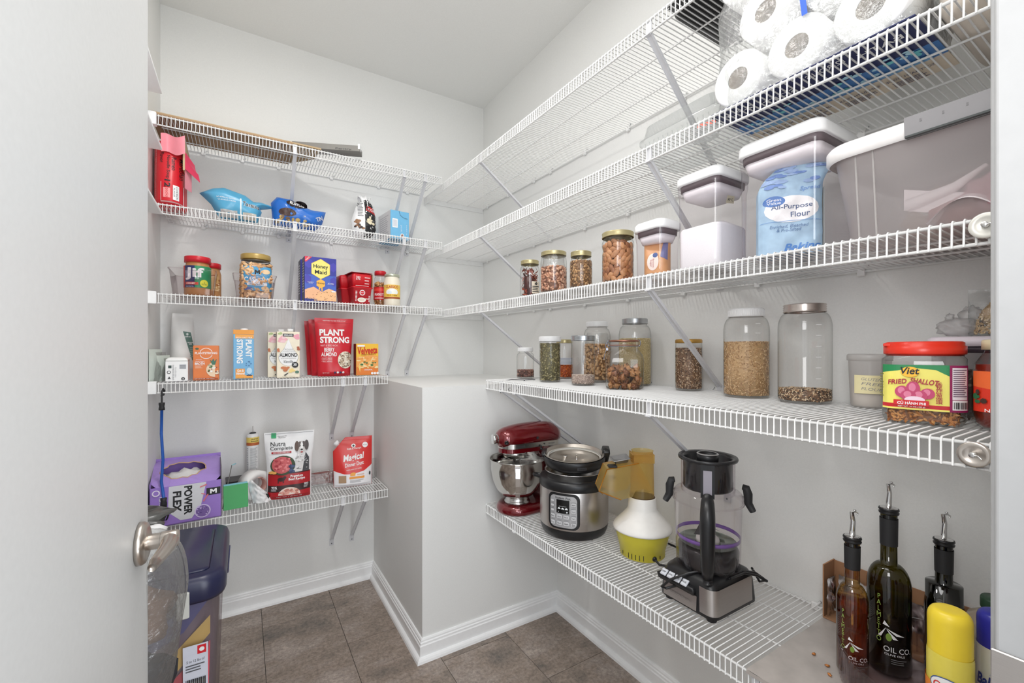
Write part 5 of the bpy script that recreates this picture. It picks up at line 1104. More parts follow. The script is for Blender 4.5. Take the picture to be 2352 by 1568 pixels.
# frosted tub with note
t = thing('frosted_tub', 'frosted round tub with handwritten cream note, behind the shallot jar', 'tub', (1.19, .412, z), face_cam(1.19, .412))
q = B(); q.lathe([(0, .001), (.031, .001), (.034, .005), (.038, .105)], MILKY2, 40); q.build('tub_body', t); q = B(); q.lathe([(.038, .103), (.0405, .104), (.0405, .116), (.038, .118), (0, .117)], MILKY2, 40); q.build('lid', t)
q = B(); q.lathe([(0, .004), (.030, .004), (.033, .042), (0, .044)], C(226, 218, 208, .8), 30); o = q.build('gluten_free_flour'); o.location = (1.19, .412, z); tag(o, 'pale flour at the bottom of the frosted tub', 'flour', kind='stuff')
p = Print(cylmap(.0375)); p.rect(-.028, .030, .032, .072, C(226, 216, 170, .6)); [p.txt(s_, .004, zz, .036, .006, C(150, 146, 140, .5), -.08, 0, .2) for s_, zz in (('GLUTEN', .063), ('FREE', .053), ('FLOUR', .042))]; p.done(t)
# shallot jar
x, y = 1.030, .278
t = thing('shallot_jar', 'big clear jar of fried shallots with bright red lid and yellow label', 'jar', (x, y, z), face_cam(x, y, -.05))
hw = .0545
q = B(); q.loft([(hw-.006, hw-.006, .02, .001), (hw-.001, hw-.001, .024, .010), (hw, hw, .026, .100), (hw, hw, .030, .112), (hw-.004, hw-.004, .045, .117), (hw-.004, hw-.004, .05, .124)], GLASS, 8, caps=(1, 0)); q.build('jar_body', t)
q = B(); q.lathe([(.050, .119), (.054, .120), (.0545, .122), (.0545, .134), (.052, .135), (.052, .140), (.049, .142), (0, .142)], C(218, 50, 30, .3), 48); q.box(-.052, -.040, -.030, -.006, .134, .1395, C(218, 50, 30, .3), .001)
q.build('lid', t); q = B(); q.lathe([(.0505, .117), (.0515, .118), (.0515, .1195)], C(150, 40, 34, .3), 40); q.build('neck_ring', t)
p = Print(rrmap(hw+.0003, hw+.0003, .026), .0045); YL = C(232, 222, 110, .4); GR = C(36, 130, 78, .4)
p.rect(-.054, .034, .026, .102, YL); p.poly([(-.054, .102), (.034, .102), (.034, .084), (.018, .094), (-.010, .097), (-.030, .092), (-.054, .088)], GR); p.rect(-.054, .034, .026, .035, C(190, 34, 44, .4)); p.rect(-.054, .034, .0255, .0285, YL)
p.rect(.034, .062, .0255, .102, C(140, 30, 84, .4)); p.rect(.037, .059, .046, .098, C(226, 218, 224, .5)); p.lines(.038, .058, .050, .096, 14, C(110, 90, 110, .5), .5); p.rect(.037, .059, .029, .045, WHT)
for k in range(9): p.rect(.0385+.002*k, .0393+.002*k+.0004*(k % 3), .031, .042, BLK)
p.ell(-.014, .090, .012, .009, C(240, 180, 50, .4)); p.txt('Viet', -.014, .092, .024, .012, BLK, 0, .04, .2); p.txt('FRIED', -.030, .073, .024, .008, C(160, 30, 60, .5), .12, .05, .2); p.txt('SHALLOT', .004, .074, .036, .009, C(160, 30, 60, .5), -.12, .05, .2)
for a, c_, r1, r2 in ((-.024, .056, .009, .010), (.008, .054, .009, .009), (-.010, .062, .009, .012), (-.002, .050, .010, .009), (-.016, .050, .010, .009)): p.ell(a, c_, r1, r2, C(186, 66, 106, .5)); p.ell(a-.001, c_+.002, r1*.5, r2*.6, C(214, 120, 150, .5))
p.ell(-.008, .043, .013, .006, C(234, 206, 220, .5)); p.rect(-.034, .010, .033, .042, C(200, 34, 40, .4)); p.txt('CỦ HÀNH PHI', -.012, .0375, .036, .006, WHT, 0, .05); p.txt('NET WT. 16 OZ (455 g)', -.012, .031, .034, .0025, WHT)
p.txt('香\n炸\n葱\n頭', .022, .056, .008, .036, C(160, 30, 60, .5), 0, .02); p.lines(-.052, -.046, .045, .088, 9, C(110, 110, 60, .5)); p.done(t)
o = fill('fried_shallots', 'golden brown fried shallot flakes in the red lidded jar', (x, y, z+.004), .05, .080, (.0052, .0022, .0010), [C(186, 124, 66, .5), C(150, 92, 46, .5), C(208, 150, 88, .5), C(110, 66, 36, .5)], C(120, 76, 42, .6), 2.2, 'oct', hx=hw-.0105, hy=hw-.0105, rotz=face_cam(x, y, -.05))
# second canister with bags on top, at the back right
t = thing('square_canister', 'white lidded canister at the back right, dark seeds inside, bags on top', 'canister', (1.175, .226, z), 0)
q = B(); q.loft([(.055, .065, .016, .001), (.058, .068, .018, .010), (.058, .068, .018, .130), (.061, .071, .018, .134)], ACRYL, 6, caps=(1, 0)); q.build('clear_body', t)
q = B(); q.loft([(.062, .072, .02, .134), (.063, .073, .02, .148), (.058, .068, .02, .152)], C(222, 214, 222, .3), 6); q.build('lid', t); q = B(); q.loft([(.057, .067, .018, .122), (.058, .068, .018, .135)], C(60, 52, 60, .4), 6); q.build('seal', t)
fill('sunflower_seeds', 'dark striped seeds in the back right canister', (1.175, .226, z+.003), .05, .085, (.0055, .0026, .0016), [C(110, 96, 84, .5), C(84, 72, 64, .5), C(160, 146, 130, .5)], C(90, 78, 68, .6), .9, hx=.055, hy=.065)
t, S = pouch('oat_bag', 'clear bag of rolled oats lying on the back right canister', (1.165, .185, z+.153), -PI/2+.35, .13, .085, .08, clear('thin_film', (.95, .96, .96), (.75, .78, .78), .3, .15, 0, crinkle=.8), wob=.012, cat='bag', seed=91)
o = B(); rd = random.Random(12)
for k in range(1700):
    a = rd.random()*2*PI; v = rd.random(); cz = .004+.066*v; rx = .056*(1-.5*v*v); ry = .034*(1-.5*v)
    c0 = Vector((rx*math.cos(a), ry*math.sin(a), cz)); d = Vector((rd.uniform(-1, 1), rd.uniform(-1, 1), rd.uniform(-1, 1))).normalized()*.0035; n2 = d.cross(Vector((math.cos(a), math.sin(a), .4))).normalized()*.0024
    o.add([c0-d, c0-n2, c0+d, c0+n2, c0+Vector((math.cos(a), math.sin(a), .3))*.0008], [(0, 1, 4), (1, 2, 4), (2, 3, 4), (3, 0, 4)], [C(200, 174, 132, .6), C(180, 152, 110, .6), C(214, 192, 154, .6)][k % 3])
o.ell((0, 0, .036), (.050, .030, .033), C(176, 148, 108, .7), 16, 10); o = o.build('rolled_oats'); o.location = (1.165, .185, z+.153); o.rotation_euler = (0, 0, -PI/2+.35); tag(o, 'rolled oats inside the clear bag on the canister', 'oats', kind='stuff')
t = thing('knotted_bag', 'small translucent knotted plastic bag beside the oats bag', 'bag', (1.16, .262, z+.153), 0)
WF = clear('white_film', (.95, .95, .95), (.8, .8, .8), .3, .15, .35, (.94, .94, .94), .9)
q = B(); q.ell((0, 0, .017), (.030, .030, .017), WF, 28, 18, wob=.3); q.ell((.0, -.017, .036), (.010, .016, .020), WF, 20, 14, wob=.5); q.ell((-.004, .012, .036), (.008, .006, .008), WF, 16, 10, wob=.5); q.build('film', t)
# sun-dried tomato jar at the right edge
x, y = 1.03, .172
t = thing('tomato_jar', 'round jar of sun-dried tomatoes with cream lid at the right edge of the fourth shelf', 'jar', (x, y, z), face_cam(x, y, .0))
q = B(); q.lathe([(0, .001), (.034, .001), (.041, .008), (.045, .03), (.045, .085), (.042, .105), (.032, .122), (.030, .128)], GLASS, 44); q.build('glass_body', t)
q = B(); q.lathe([(0, .128), (.034, .128), (.034, .142), (.032, .144), (0, .144)], C(212, 198, 164, .4), 40); q.build('lid', t)
p = Print(cylmap(.0453)); p.rect(-.052, .055, .030, .094, C(206, 48, 26, .4)); p.poly([(-.052, .070), (-.02, .066), (-.02, .094), (-.052, .094)], C(226, 100, 46, .4)); p.rect(-.018, .050, .036, .097, C(190, 150, 90, .4)); p.rect(-.016, .050, .042, .090, C(228, 140, 50, .4)); p.txt('Bella', .0, .091, .030, .010, WHT, .1, .05, .2); p.ell(.0, .080, .010, .006, C(206, 40, 30, .4)); p.ell(.010, .076, .005, .004, C(40, 110, 60, .4)); p.txt('SUN DRIED', .014, .063, .056, .012, WHT, 0, .03); p.txt('Tomatoes', .018, .053, .046, .008, C(90, 50, 20, .5), 0, .02); p.txt('JULIENNE CUT\nWITH OLIVE OIL', .016, .043, .05, .010, WHT, 0, .04); p.txt('NET WT 2 LB', .0, .033, .06, .005, WHT, 0, .03); p.blobs(-.045, -.028, .044, .062, 5, .006, [C(30, 96, 56, .4), C(60, 40, 30, .4)], 4); p.done(t)
q = B(); q.lathe([(0, .004), (.033, .004), (.0395, .010), (.0435, .03), (.0435, .085), (.040, .104), (0, .106)], C(110, 28, 14, .3, 0, 'mottle', 60, .4), 36); o = q.build('tomato_strips'); o.location = (x, y, z); tag(o, 'dark red sun-dried tomato strips in oil', 'tomatoes', kind='stuff')
# black wire hook hanging through the shelf
t = thing('wire_hook', 'black wire hook poking through the far end of the fourth right shelf', 'hook', (.955, 1.50, 1.098))
q = B(); q.tube([(-.02, .09, -.006), (.0, .055, .001), (.03, .0, .0015), (.07, .005, .0015), (.075, -.01, .0015)], .0016, BLACK, 6); q.tube([(-.02, .09, -.003), (-.035, .06, -.022), (-.045, .05, -.043), (-.052, .056, -.052), (-.052, .066, -.046), (-.044, .062, -.034)], .0016, BLACK, 6); q.tube([(.03, .0, .001), (-.005, -.005, -.030), (-.02, -.01, -.046), (-.028, -.006, -.052), (-.028, .002, -.046)], .0016, BLACK, 6); q.tube([(-.03+.006*math.cos(a), .02, -.036+.006*math.sin(a)) for a in [2*PI*k/14 for k in range(14)]], .0016, BLACK, 6, closed=True); q.build('wire', t)
# ================================================================ APPLIANCES ON THE LOWEST RIGHT SHELF
Z5 = .5645
# ---- stand mixer: local origin is the bowl axis, +X towards the motor end
CANDY = C(108, 8, 18, .16, .35, '', 40, 0, .5, 1.)
mx_, my_ = .966, 1.528
HX = .82
t = thing('stand_mixer', 'glossy red stand mixer with steel bowl at the far end of the lowest right shelf', 'mixer', (mx_, my_, Z5), math.radians(-2))
def foot(s_, n=16):
    P = [(.085*s_*math.cos(a), .085*s_*math.sin(a)) for a in [PI/2+PI*k/n for k in range(n+1)]]
    return P+[(.10, -.078*s_), (.19*s_+.01, -.072*s_), (.215*s_, -.05*s_), (.218*s_, .05*s_), (.19*s_+.01, .072*s_), (.10, .078*s_)]
q = B(); V = []; N = len(foot(1))
for s_, z_ in ((.97, 0), (1.02, .006), (1.02, .016), (.98, .026), (.88, .034), (.70, .037)): V += [(x, y, z_) for x, y in foot(s_)]
q.add(V, [(r_*N+k, r_*N+(k+1) % N, (r_+1)*N+(k+1) % N, (r_+1)*N+k) for r_ in range(5) for k in range(N)]+[tuple(reversed(range(N))), tuple(5*N+k for k in range(N))], CANDY, True)
q.build('base', t)
q = B(); q.loft([(.055, .062, .03, .02, .145, 0), (.045, .052, .03, .06, .150, 0), (.036, .046, .03, .13, .155, 0), (.038, .046, .03, .20, .150, 0), (.052, .048, .03, .250, .135, 0)], CANDY, 6); q.build('column', t)
q = B(); q.lathe([(.052, .034), (.054, .038), (.050, .044), (.046, .046), (.048, .052), (.042, .058)], STEEL, 40); q.build('bowl_clamp', t)
q = B(); q.lathe([(r_*1.04, z_) for r_, z_ in [(0, .056), (.040, .057), (.062, .066), (.083, .090), (.097, .125), (.105, .170), (.108, .208), (.111, .211), (.1105, .214), (.1065, .211), (.1035, .170), (.095, .126), (.080, .092), (.058, .069), (0, .062)]], C(196, 194, 190, .12, 1.), 56); bowl = q.build('bowl', t)
ha = math.atan2(-my_, -mx_)-math.radians(-2)+.02; cx_, sy_ = math.cos(ha), math.sin(ha)
q = B()
for w_ in (-1, 1):
    pass
q.obox((.113*cx_, .113*sy_, .196), (.006*cx_, .006*sy_, 0), (-.011*sy_, .011*cx_, 0), (0, 0, .010), STEEL)
pts = [(.122, .198), (.132, .185), (.135, .165), (.131, .135), (.121, .105), (.100, .082)]
for (r0, z0), (r1, z1) in zip(pts, pts[1:]):
    d = Vector(((r1-r0)*cx_, (r1-r0)*sy_, z1-z0)); c_ = Vector(((r0+r1)/2*cx_, (r0+r1)/2*sy_, (z0+z1)/2)); n2 = d.cross(Vector((-sy_, cx_, 0))).normalized()
    q.obox(c_, d*.53, Vector((-.0085*sy_, .0085*cx_, 0)), n2*.0028, STEEL)
q.build('bowl_handle', t)
# head: loft of ellipses along X
q = B(); secs = [(-.116, .014, .014, .296), (-.112, .028, .026, .296), (-.100, .041, .038, .296), (-.076, .051, .047, .296), (-.035, .057, .053, .297), (.02, .060, .056, .299), (.09, .060, .056, .300), (.16, .059, .055, .300), (.205, .054, .050, .299), (.232, .042, .040, .297), (.243, .022, .022, .295), (.245, .004, .004, .295)]
V = []; n = 32
for x_, ry, rz, zc in secs:
    for k in range(n):
        a = 2*PI*k/n; s2 = math.sin(a); zz = zc+rz*s2 if s2 > 0 else zc+rz*.82*s2
        V.append((x_*HX, ry*math.cos(a), zz))
q.add(V, [(i*n+k, i*n+(k+1) % n, (i+1)*n+(k+1) % n, (i+1)*n+k) for i in range(len(secs)-1) for k in range(n)]+[tuple(range(n)), tuple((len(secs)-1)*n+k for k in reversed(range(n)))], CANDY, True); hd = q.build('motor_head', t)
q = B()
def band(z0, z1, off, m, x0=-.090, x1=.165):
    P = []
    for k in range(25):
        a = PI*.5+PI*k/24; P.append((-.030+.052*math.cos(a)*1.02, (.0545+off)*math.sin(a)))
    P = [(x1, .058+off)]+P+[(x1, -.058-off)]
    m_ = len(P); V = [(x, y, z0) for x, y in P]+[(x, y, z1) for x, y in P]
    q.add(V, [(k, k+1, m_+k+1, m_+k) for k in range(m_-1)], m, True)
band(.262, .281, .0025, C(196, 194, 190, .25, 1.)); q.build('trim_band', t)
q = B(); band(.244, .2625, -.003, CANDY, x1=.12); q.build('lower_housing', t)
q = B(); q.lathe([(0, .212), (.030, .214), (.048, .222), (.051, .234), (.051, .247), (0, .247)], C(190, 188, 184, .22, 1.), 36, -.012, 0); q.tube([(-.012, 0, .215), (-.012, 0, .165)], .006, STEEL, 12); q.build('beater_hub', t)
q = B(); q.T = Matrix.Translation((-.087, 0, .300)) @ Matrix.Rotation(-PI/2, 4, 'Y'); q.lathe([(0, 0), (.018, 0), (.018, .010), (.0165, .014), (.0195, .015), (.0195, .026), (.017, .029), (0, .0285)], CHROME, 32); q.build('front_cap', t)
q = B(); q.ell((-.072, -.040, .290), (.010, .010, .010), BLACK, 14, 8); q.tube([(-.072, -.040, .290), (-.078, -.052, .290)], .005, BLACK, 10); q.build('attachment_knob', t)
q = B(); q.tube([(.075, -.060, .268), (.075, -.068, .262), (.070, -.074, .258)], .0035, BLACK, 8); q.ell((.070, -.075, .257), (.006, .006, .006), BLACK, 10, 6); q.ell((.095, -.0610, .272), (.003, .002, .003), BLACK, 8, 6); q.build('speed_lever', t)
p = Print(lambda x_, zz, o: (x_, -.0570-o*2, zz), .02); p.txt('KitchenAid', -.018, .2715, .040, .008, C(70, 70, 74, .4), 0, .02); p.done(t)
p = Print(lambda x_, zz, o: (x_, -.0612-o*2, zz), 0); p.txt('ARTISAN', .130, .2715, .030, .006, C(110, 110, 112, .4)); p.ell(.060, .300, .006, .006, BLACKM); p.done(t, 'emblem')
q = B(); q.lathe([(.066, .219), (.108, .218), (.116, .215)], CLAM, 40, a0=-PI*.62, a1=PI*.05); q.lathe([(.066, .219), (.066, .234)], CLAM, 30, a0=-PI*.62, a1=PI*.05); q.grid(lambda u, v: (.075+.05*u, -.055-.035*v, .222+.05*v+.012*u), 4, 4, CLAM); q.build('pouring_shield', t)

# ---- multi cooker and its upturned lid
px_, py_ = 1.031, 1.2425
t = thing('multi_cooker', 'steel and black electric pressure cooker beside the red mixer', 'pressure cooker', (px_, py_, Z5), face_cam(px_, py_, 0))
q = B(); q.lathe([(0, .006), (.108, .006), (.114, .010), (.121, .028), (.123, .042)], BLACK, 56)
for a in (.6, 2.2, 3.8, 5.4): q.cyl(.010, 0, .008, BLACKM, 10, .09*math.cos(a), .09*math.sin(a))
q.build('base', t)
q = B(); q.lathe([(.1225, .042), (.1235, .044), (.1235, .172), (.1225, .174)], STEELB, 64); q.build('steel_body', t)
q = B(); q.lathe([(.1235, .172), (.1265, .176), (.1265, .194), (.122, .203), (.112, .206), (.102, .204)], BLACK, 56)
for s_ in (-1, 1):
    q.tube([(s_*.120, -.012, .194), (s_*.142, -.010, .199), (s_*.147, 0, .199), (s_*.142, .010, .199), (s_*.120, .012, .194)], .006, BLACK, 8)
q.build('top_rim', t)
q = B(); q.lathe([(.103, .196), (.103, .222), (.107, .2245), (.107, .2265), (.102, .2265), (.1005, .222), (.1005, .10), (0, .09)], STEEL, 56); q.build('inner_pot', t)
p = Print(cylmap(.1238, -.30), .01); GY = C(178, 178, 180, .35, .3)
rr = lambda x0, x1, z0, z1, r_: [(x0+r_+r_*math.cos(a), z0+r_+r_*math.sin(a)) for a in [PI+PI/2*k/5 for k in range(6)]]+[(x1-r_+r_*math.cos(a), z0+r_+r_*math.sin(a)) for a in [1.5*PI+PI/2*k/5 for k in range(6)]]+[(x1-r_+r_*math.cos(a), z1-r_+r_*math.sin(a)) for a in [PI/2*k/5 for k in range(6)]]+[(x0+r_+r_*math.cos(a), z1-r_+r_*math.sin(a)) for a in [PI/2+PI/2*k/5 for k in range(6)]]
p.poly(rr(-.058, .058, .048, .170, .022), BLACK); p.poly(rr(-.050, .048, .054, .162, .018), GY); p.txt('Instant Pot', -.001, .154, .054, .008, BLK, 0, .03)
p.rect(-.024, .022, .102, .148, C(14, 14, 16, .2)); DW = C(226, 230, 232, .5); [p.rect(-.019+.013*k, -.009+.013*k, .116, .1185, DW) for k in range(3)]; [p.ell(-.014+.013*k, .1195, .0035, .0028, DW) for k in range(3)]; p.rect(-.014, .012, .126, .1268, DW); p.txt('-', -.016, .108, .004, .001, DW); p.ell(.014, .108, .0025, .0028, DW)
bt = C(150, 150, 154, .4); bl = C(196, 196, 198, .4)
for (x0, x1, z0, z1) in [(-.046, -.028, zz, zz+.016) for zz in (.060, .082)]+[(-.022, -.002, zz, zz+.015) for zz in (.062, .084)]+[(.002, .022, zz, zz+.015) for zz in (.062, .084)]+[(.027, .045, zz, zz+.014) for zz in (.060, .082, .106, .128)]+[(-.045, -.031, zz, zz+.009) for zz in (.106, .122, .138)]:
    p.poly(rr(x0, x1, z0, z1, .004), bt); p.lay -= .5; p.poly(rr(x0+.0008, x1-.0008, z0+.0008, z1-.0008, .0035), bl); p.lay -= .5
for i_, (a, c_, s_) in enumerate(((-.037, .068, 'Soup'), (-.037, .090, 'Meat'), (-.012, .0695, 'Bean'), (-.012, .0915, 'Rice'), (.012, .0695, 'Steam'), (.012, .0915, 'Slow'), (.036, .067, 'Keep\nWarm'), (.036, .089, 'Yogurt'), (.036, .113, 'Cancel'), (.036, .135, 'Start'))): p.txt(s_, a, c_, .012, .0045 if '\n' not in s_ else .008, C(90, 90, 94, .5), 0, .01); p.lay -= .8
p.done(t, 'control_panel')
t = thing('cooker_lid', 'black and steel cooker lid resting upside down on the pressure cooker', 'lid', (px_, py_, Z5+.2275), face_cam(px_, py_, 0))
TL = Matrix.Translation((0, 0, .006)) @ Matrix.Rotation(math.radians(5), 4, 'X')
q = B(); q.T = TL; q.lathe([(0, 0), (.085, .001), (.104, .012), (.1115, .030), (.1125, .046), (.110, .048), (.109, .044)], BLACK, 56)
q.loft([(.012, .024, .006, .012, .110, .03), (.014, .030, .006, .050, .116, .03), (.012, .028, .006, .062, .117, .03)], BLACK, 4)
q.loft([(.006, .030, .003, .040, -.108, 0), (.008, .032, .003, .053, -.107, 0)], BLACK, 4)
q.build('outer_shell', t)
q = B(); q.T = TL; q.lathe([(.1095, .050), (.106, .052), (.103, .050), (.102, .034), (.092, .031), (.090, .034), (.078, .034), (.076, .026), (0, .026)], C(206, 198, 188, .30, 1.), 56)
q.tube([(.01, -.005, .026), (.01, -.005, .044)], .003, STEEL, 8); q.cyl(.008, .026, .032, STEEL, 16, -.03, .02); q.build('steel_inside', t)
q = B(); q.T = TL; q.lathe([(.093, .033), (.099, .034), (.099, .040), (.093, .041)], C(226, 222, 214, .5), 48); q.build('sealing_ring', t)
p = Print(lambda x_, zz, o: tuple(TL @ Vector(cylmap(.1122)(x_, zz, o))), .01); p.rect(.012, .044, .024, .034, C(50, 50, 54, .5)); p.rect(.015, .041, .0265, .0315, BLK); p.done(t, 'vent_mark')

# ---- air popcorn maker
ax_, ay_ = 1.101, .984
t = thing('popcorn_maker', 'yellow and white air popcorn maker with amber hood', 'popcorn maker', (ax_, ay_, Z5), face_cam(ax_, ay_, 0))
YB_ = C(212, 200, 62, .35)
q = B(); q.lathe([(0, .001), (.066, .001), (.070, .004), (.071, .026), (.0722, .027), (.086, .082), (.087, .086), (0, .086)], YB_, 56); q.build('yellow_base', t)
q = B()
for k in range(5):
    a = -PI/2-.62+.17*k; c_, s_ = math.cos(a), math.sin(a); q.obox((.0709*c_, .0709*s_, .015), (.0006*c_, .0006*s_, 0), (-.0009*s_, .0009*c_, 0), (0, 0, .008), BLK)
for a in (-PI/2-.98, -PI/2+.85): c_, s_ = math.cos(a), math.sin(a); q.obox((.0709*c_, .0709*s_, .015), (.0006*c_, .0006*s_, 0), (-.0009*s_, .0009*c_, 0), (0, 0, .005), BLK)
q.build('air_slots', t)
q = B(); q.lathe([(.088, .083), (.0925, .085), (.0925, .090), (.088, .098), (.066, .121), (.050, .140), (.047, .146), (.045, .150), (.0425, .184), (.0415, .186), (.040, .184), (.040, .16)], C(232, 229, 224, .35), 56); q.build('white_cone', t)
q = B(); q.lathe([(.0405, .180), (.0395, .187), (.036, .187), (.036, .15), (0, .15)], C(70, 50, 30, .4), 40); q.build('popping_chamber', t)
# amber hood: vertical tube with a sloped chute to the image left (local -X, a bit towards the viewer)
q = B(); q.lathe([(.0375, .186), (.0365, .24), (.0355, .302), (.0375, .304), (.0345, .304), (.0335, .332), (.0350, .334)], AMBER, 44); q.build('hood_tube', t)
HM = Matrix.Rotation(math.radians(14), 4, 'Z')
q = B(); q.T = HM
prof = [(-.020, .302), (-.070, .292), (-.120, .280), (-.145, .212), (-.076, .186), (-.040, .196), (-.030, .216), (.0, .222), (.028, .205)]
n = len(prof)
for y_ in (-.041, .037):
    tri = tessellate_polygon([[Vector((a, c_, 0)) for a, c_ in prof]]); q.add([(a, y_, c_) for a, c_ in prof], [tuple(f) for f in tri], AMBER)
for (a, c_) in (((-.020, .302), (-.120, .283)), ((-.120, .283), (-.145, .212)), ((-.145, .212), (-.130, .198))):
    q.add([(a[0], -.041, a[1]), (a[0], .037, a[1]), (c_[0], .037, c_[1]), (c_[0], -.041, c_[1])], [(0, 1, 2, 3)], AMBER)
for y_ in (-.041, .037):
    for (a, c_) in (((-.020, .302), (-.120, .281)), ((-.120, .281), (-.145, .212)), ((-.145, .212), (-.076, .186))): q.tube([(a[0], y_, a[1]), (c_[0], y_, c_[1])], .0016, clear('amber_edge', (.8, .42, .05), (.7, .3, .03), .1, .1, .55, (.80, .42, .05)), 6)
q.build('hood_chute', t)
q = B(); q.T = HM; q.box(-.034, .030, -.036, -.033, .300, .327, AMBER); q.box(-.040, .030, -.038, .0, .326, .3275, AMBER); q.box(-.035, -.032, -.036, .03, .300, .327, AMBER); q.build('butter_slot', t)
q = B(); q.T = HM @ Matrix.Translation((-.070, -.004, .2945)) @ Matrix.Rotation(math.radians(-10), 4, 'Y'); q.loft([(.020, .026, .004, .004), (.024, .031, .005, .014), (.028, .035, .005, .015), (.028, .035, .005, .0162), (.0245, .0315, .005, .016), (.020, .026, .004, .006)], C(176, 176, 178, .35, .85), 4); q.build('measuring_tray', t)
q = B(); q.T = HM; q.box(-.116, -.088, -.046, -.022, .287, .2945, BLACK, .002); q.build('tray_handle', t)
q = B(); q.tube([(.040, -.063, .012), (.050, -.080, .008), (.085, -.088, .010), (.13, -.070, .020), (.15, -.03, .045)], .0035, BLACK, 8); q.ell((.036, -.060, .014), (.008, .006, .008), BLACK, 12, 8); q.tube([(.08, .03, .03), (.12, .02, .02), (.16, .0, .03)], .0035, BLACK, 8); q.build('power_cord', t)

# ---- food processor
fx_, fy_ = 1.045, .712
t = thing('food_processor', 'black and steel food processor with clear bowl and wide chute', 'food processor', (fx_, fy_, Z5), 0)
q = B(); q.loft([(.088, .076, .02, .008), (.094, .082, .022, .012), (.094, .082, .022, .020), (.090, .078, .022, .070), (.084, .072, .025, .088), (.070, .066, .03, .096)], BLACK, 6)
for sx in (-1, 1):
    for sy in (-1, 1): q.cyl(.012, 0, .012, BLACKM, 12, sx*.072, sy*.06)
q.build('base', t)
q = B()
q.grid(lambda u, v: (-.0955+.002*v, .064-.098*u, .016+.036*v), 6, 2, STEELB)
q.build('left_panel', t)
q = B()
def wrp(u, v):
    s_ = u*.19; zz = .020+.060*v; hx, hy, r = .0946-.004*v, .0826-.004*v, .022
    if s_ < .018: return (-hx, -hy+r+.018-s_, zz)
    s_ -= .018; arc = r*PI/2
    if s_ < arc: a = s_/r; return (-hx+r-r*math.cos(a), -hy+r-r*math.sin(a), zz)
    s_ -= arc; return (-hx+r+s_, -hy, zz)
q.grid(wrp, 30, 2, STEELB); q.build('right_panel', t)
q = B(); q.loft([(.006, .055, .004, .052), (.010, .056, .004, .066), (.004, .050, .003, .070)], BLACK, 3, -.092, .026); 
q.build('button_shelf', t)
for k in range(4):
    q = B(); q.T = Matrix.Translation((-.094, .062-.021*k, .071)) @ Matrix.Rotation(math.radians(-38), 4, 'Y'); q.box(-.009, .009, -.0088, .0088, -.002, .004, C(206, 208, 214, .35), .002)
    q.build('button', t)
p = Print(lambda x_, zz, o: (-.0958-o, -x_, zz), 0); p.txt('Hamilton Beach', -.016, .034, .062, .007, C(126, 118, 114, .5), 0, .01); p.done(t)
p = Print(lambda x_, zz, o: tuple(Vector((-.094, 0, .071))+Matrix.Rotation(math.radians(-38), 3, 'Y') @ Vector((zz, -x_, .0042+o))), 0)
for k, s_ in enumerate(('OFF', 'LOW', 'HIGH', 'PULSE')): p.txt(s_, -.062+.021*k, 0, .012, .004, BLK, 0, .02)
p.done(t, 'button_lettering')
q = B(); q.lathe([(.075, .095), (.0775, .10), (.082, .262), (.0835, .264), (.0835, .268)], ACRYL, 56); q.build('bowl', t)
q = B(); q.lathe([(0, .100), (.072, .100), (.074, .108), (.0755, .140), (.070, .150), (0, .152)], C(40, 38, 40, .2), 40); q.build('blade_disc_case', t)
q = B(); q.lathe([(0, .154), (.070, .156), (.071, .158)], C(150, 160, 150, .15, .8), 40); q.build('metal_disc', t)
q = B(); q.lathe([(.0765, .168), (.079, .170), (.0790, .176), (.0765, .178), (.0765, .168)], C(120, 86, 160, .35), 48); q.build('purple_ring', t)
q = B(); q.lathe([(0, .152), (.030, .153), (.028, .165), (.014, .176), (.013, .215), (.009, .222), (0, .223)], C(216, 212, 208, .4), 28)
q.build('spindle', t)
q = B(); q.add([(-.012, 0, .205), (-.045, -.012, .185), (-.052, .004, .183), (-.014, .012, .203)], [(0, 1, 2, 3)], C(90, 90, 92, .3, .8)); q.add([(.012, 0, .190), (.045, .012, .172), (.052, -.004, .170), (.014, -.012, .188)], [(0, 1, 2, 3)], C(90, 90, 92, .3, .8)); q.build('blade', t)
q = B(); q.lathe([(.0835, .262), (.0875, .264), (.0875, .270), (.084, .274), (.084, .284), (.078, .290), (.066, .292), (.066, .300)], ACRYL, 56); q.build('bowl_lid', t)
q = B(); q.lathe([(.0645, .286), (.0655, .288), (.0655, .370), (.0645, .372)], ACRYL, 48); q.build('feed_chute', t)
q = B(); q.lathe([(0, .296), (.058, .296), (.0605, .300), (.0605, .366), (.072, .372), (.0735, .376), (.072, .380), (.060, .378), (.057, .372), (.057, .310), (0, .306)], C(38, 38, 40, .22), 52); q.build('food_pusher', t)
hc = math.atan2(-fy_, -fx_); hx_, hy_ = math.cos(hc), math.sin(hc)
q = B(); q.lathe([(0, .360), (.024, .360), (.0265, .384), (.0245, .392), (.021, .3935), (.0205, .388), (0, .387)], BLACK, 36, hx_*.030, hy_*.030); q.lathe([(.0215, .391), (.0235, .3945), (.0262, .392)], C(206, 206, 208, .2, .8), 36, hx_*.030, hy_*.030); q.build('small_pusher', t)
q = B(); lx, ly = -hy_, hx_
q.obox((hx_*.066, hy_*.066, .330), (hx_*.004, hy_*.004, 0), (lx*.016, ly*.016, 0), (0, 0, .042), BLACK)
q.obox((hx_*.0705, hy_*.0705, .325), (hx_*.001, hy_*.001, 0), (lx*.010, ly*.010, 0), (0, 0, .032), C(150, 146, 156, .2)); q.build('lock_window', t)
q = B()
P = [(.072, .290), (.090, .284), (.112, .262), (.115, .235), (.115, .180), (.112, .130), (.104, .112), (.086, .108)]
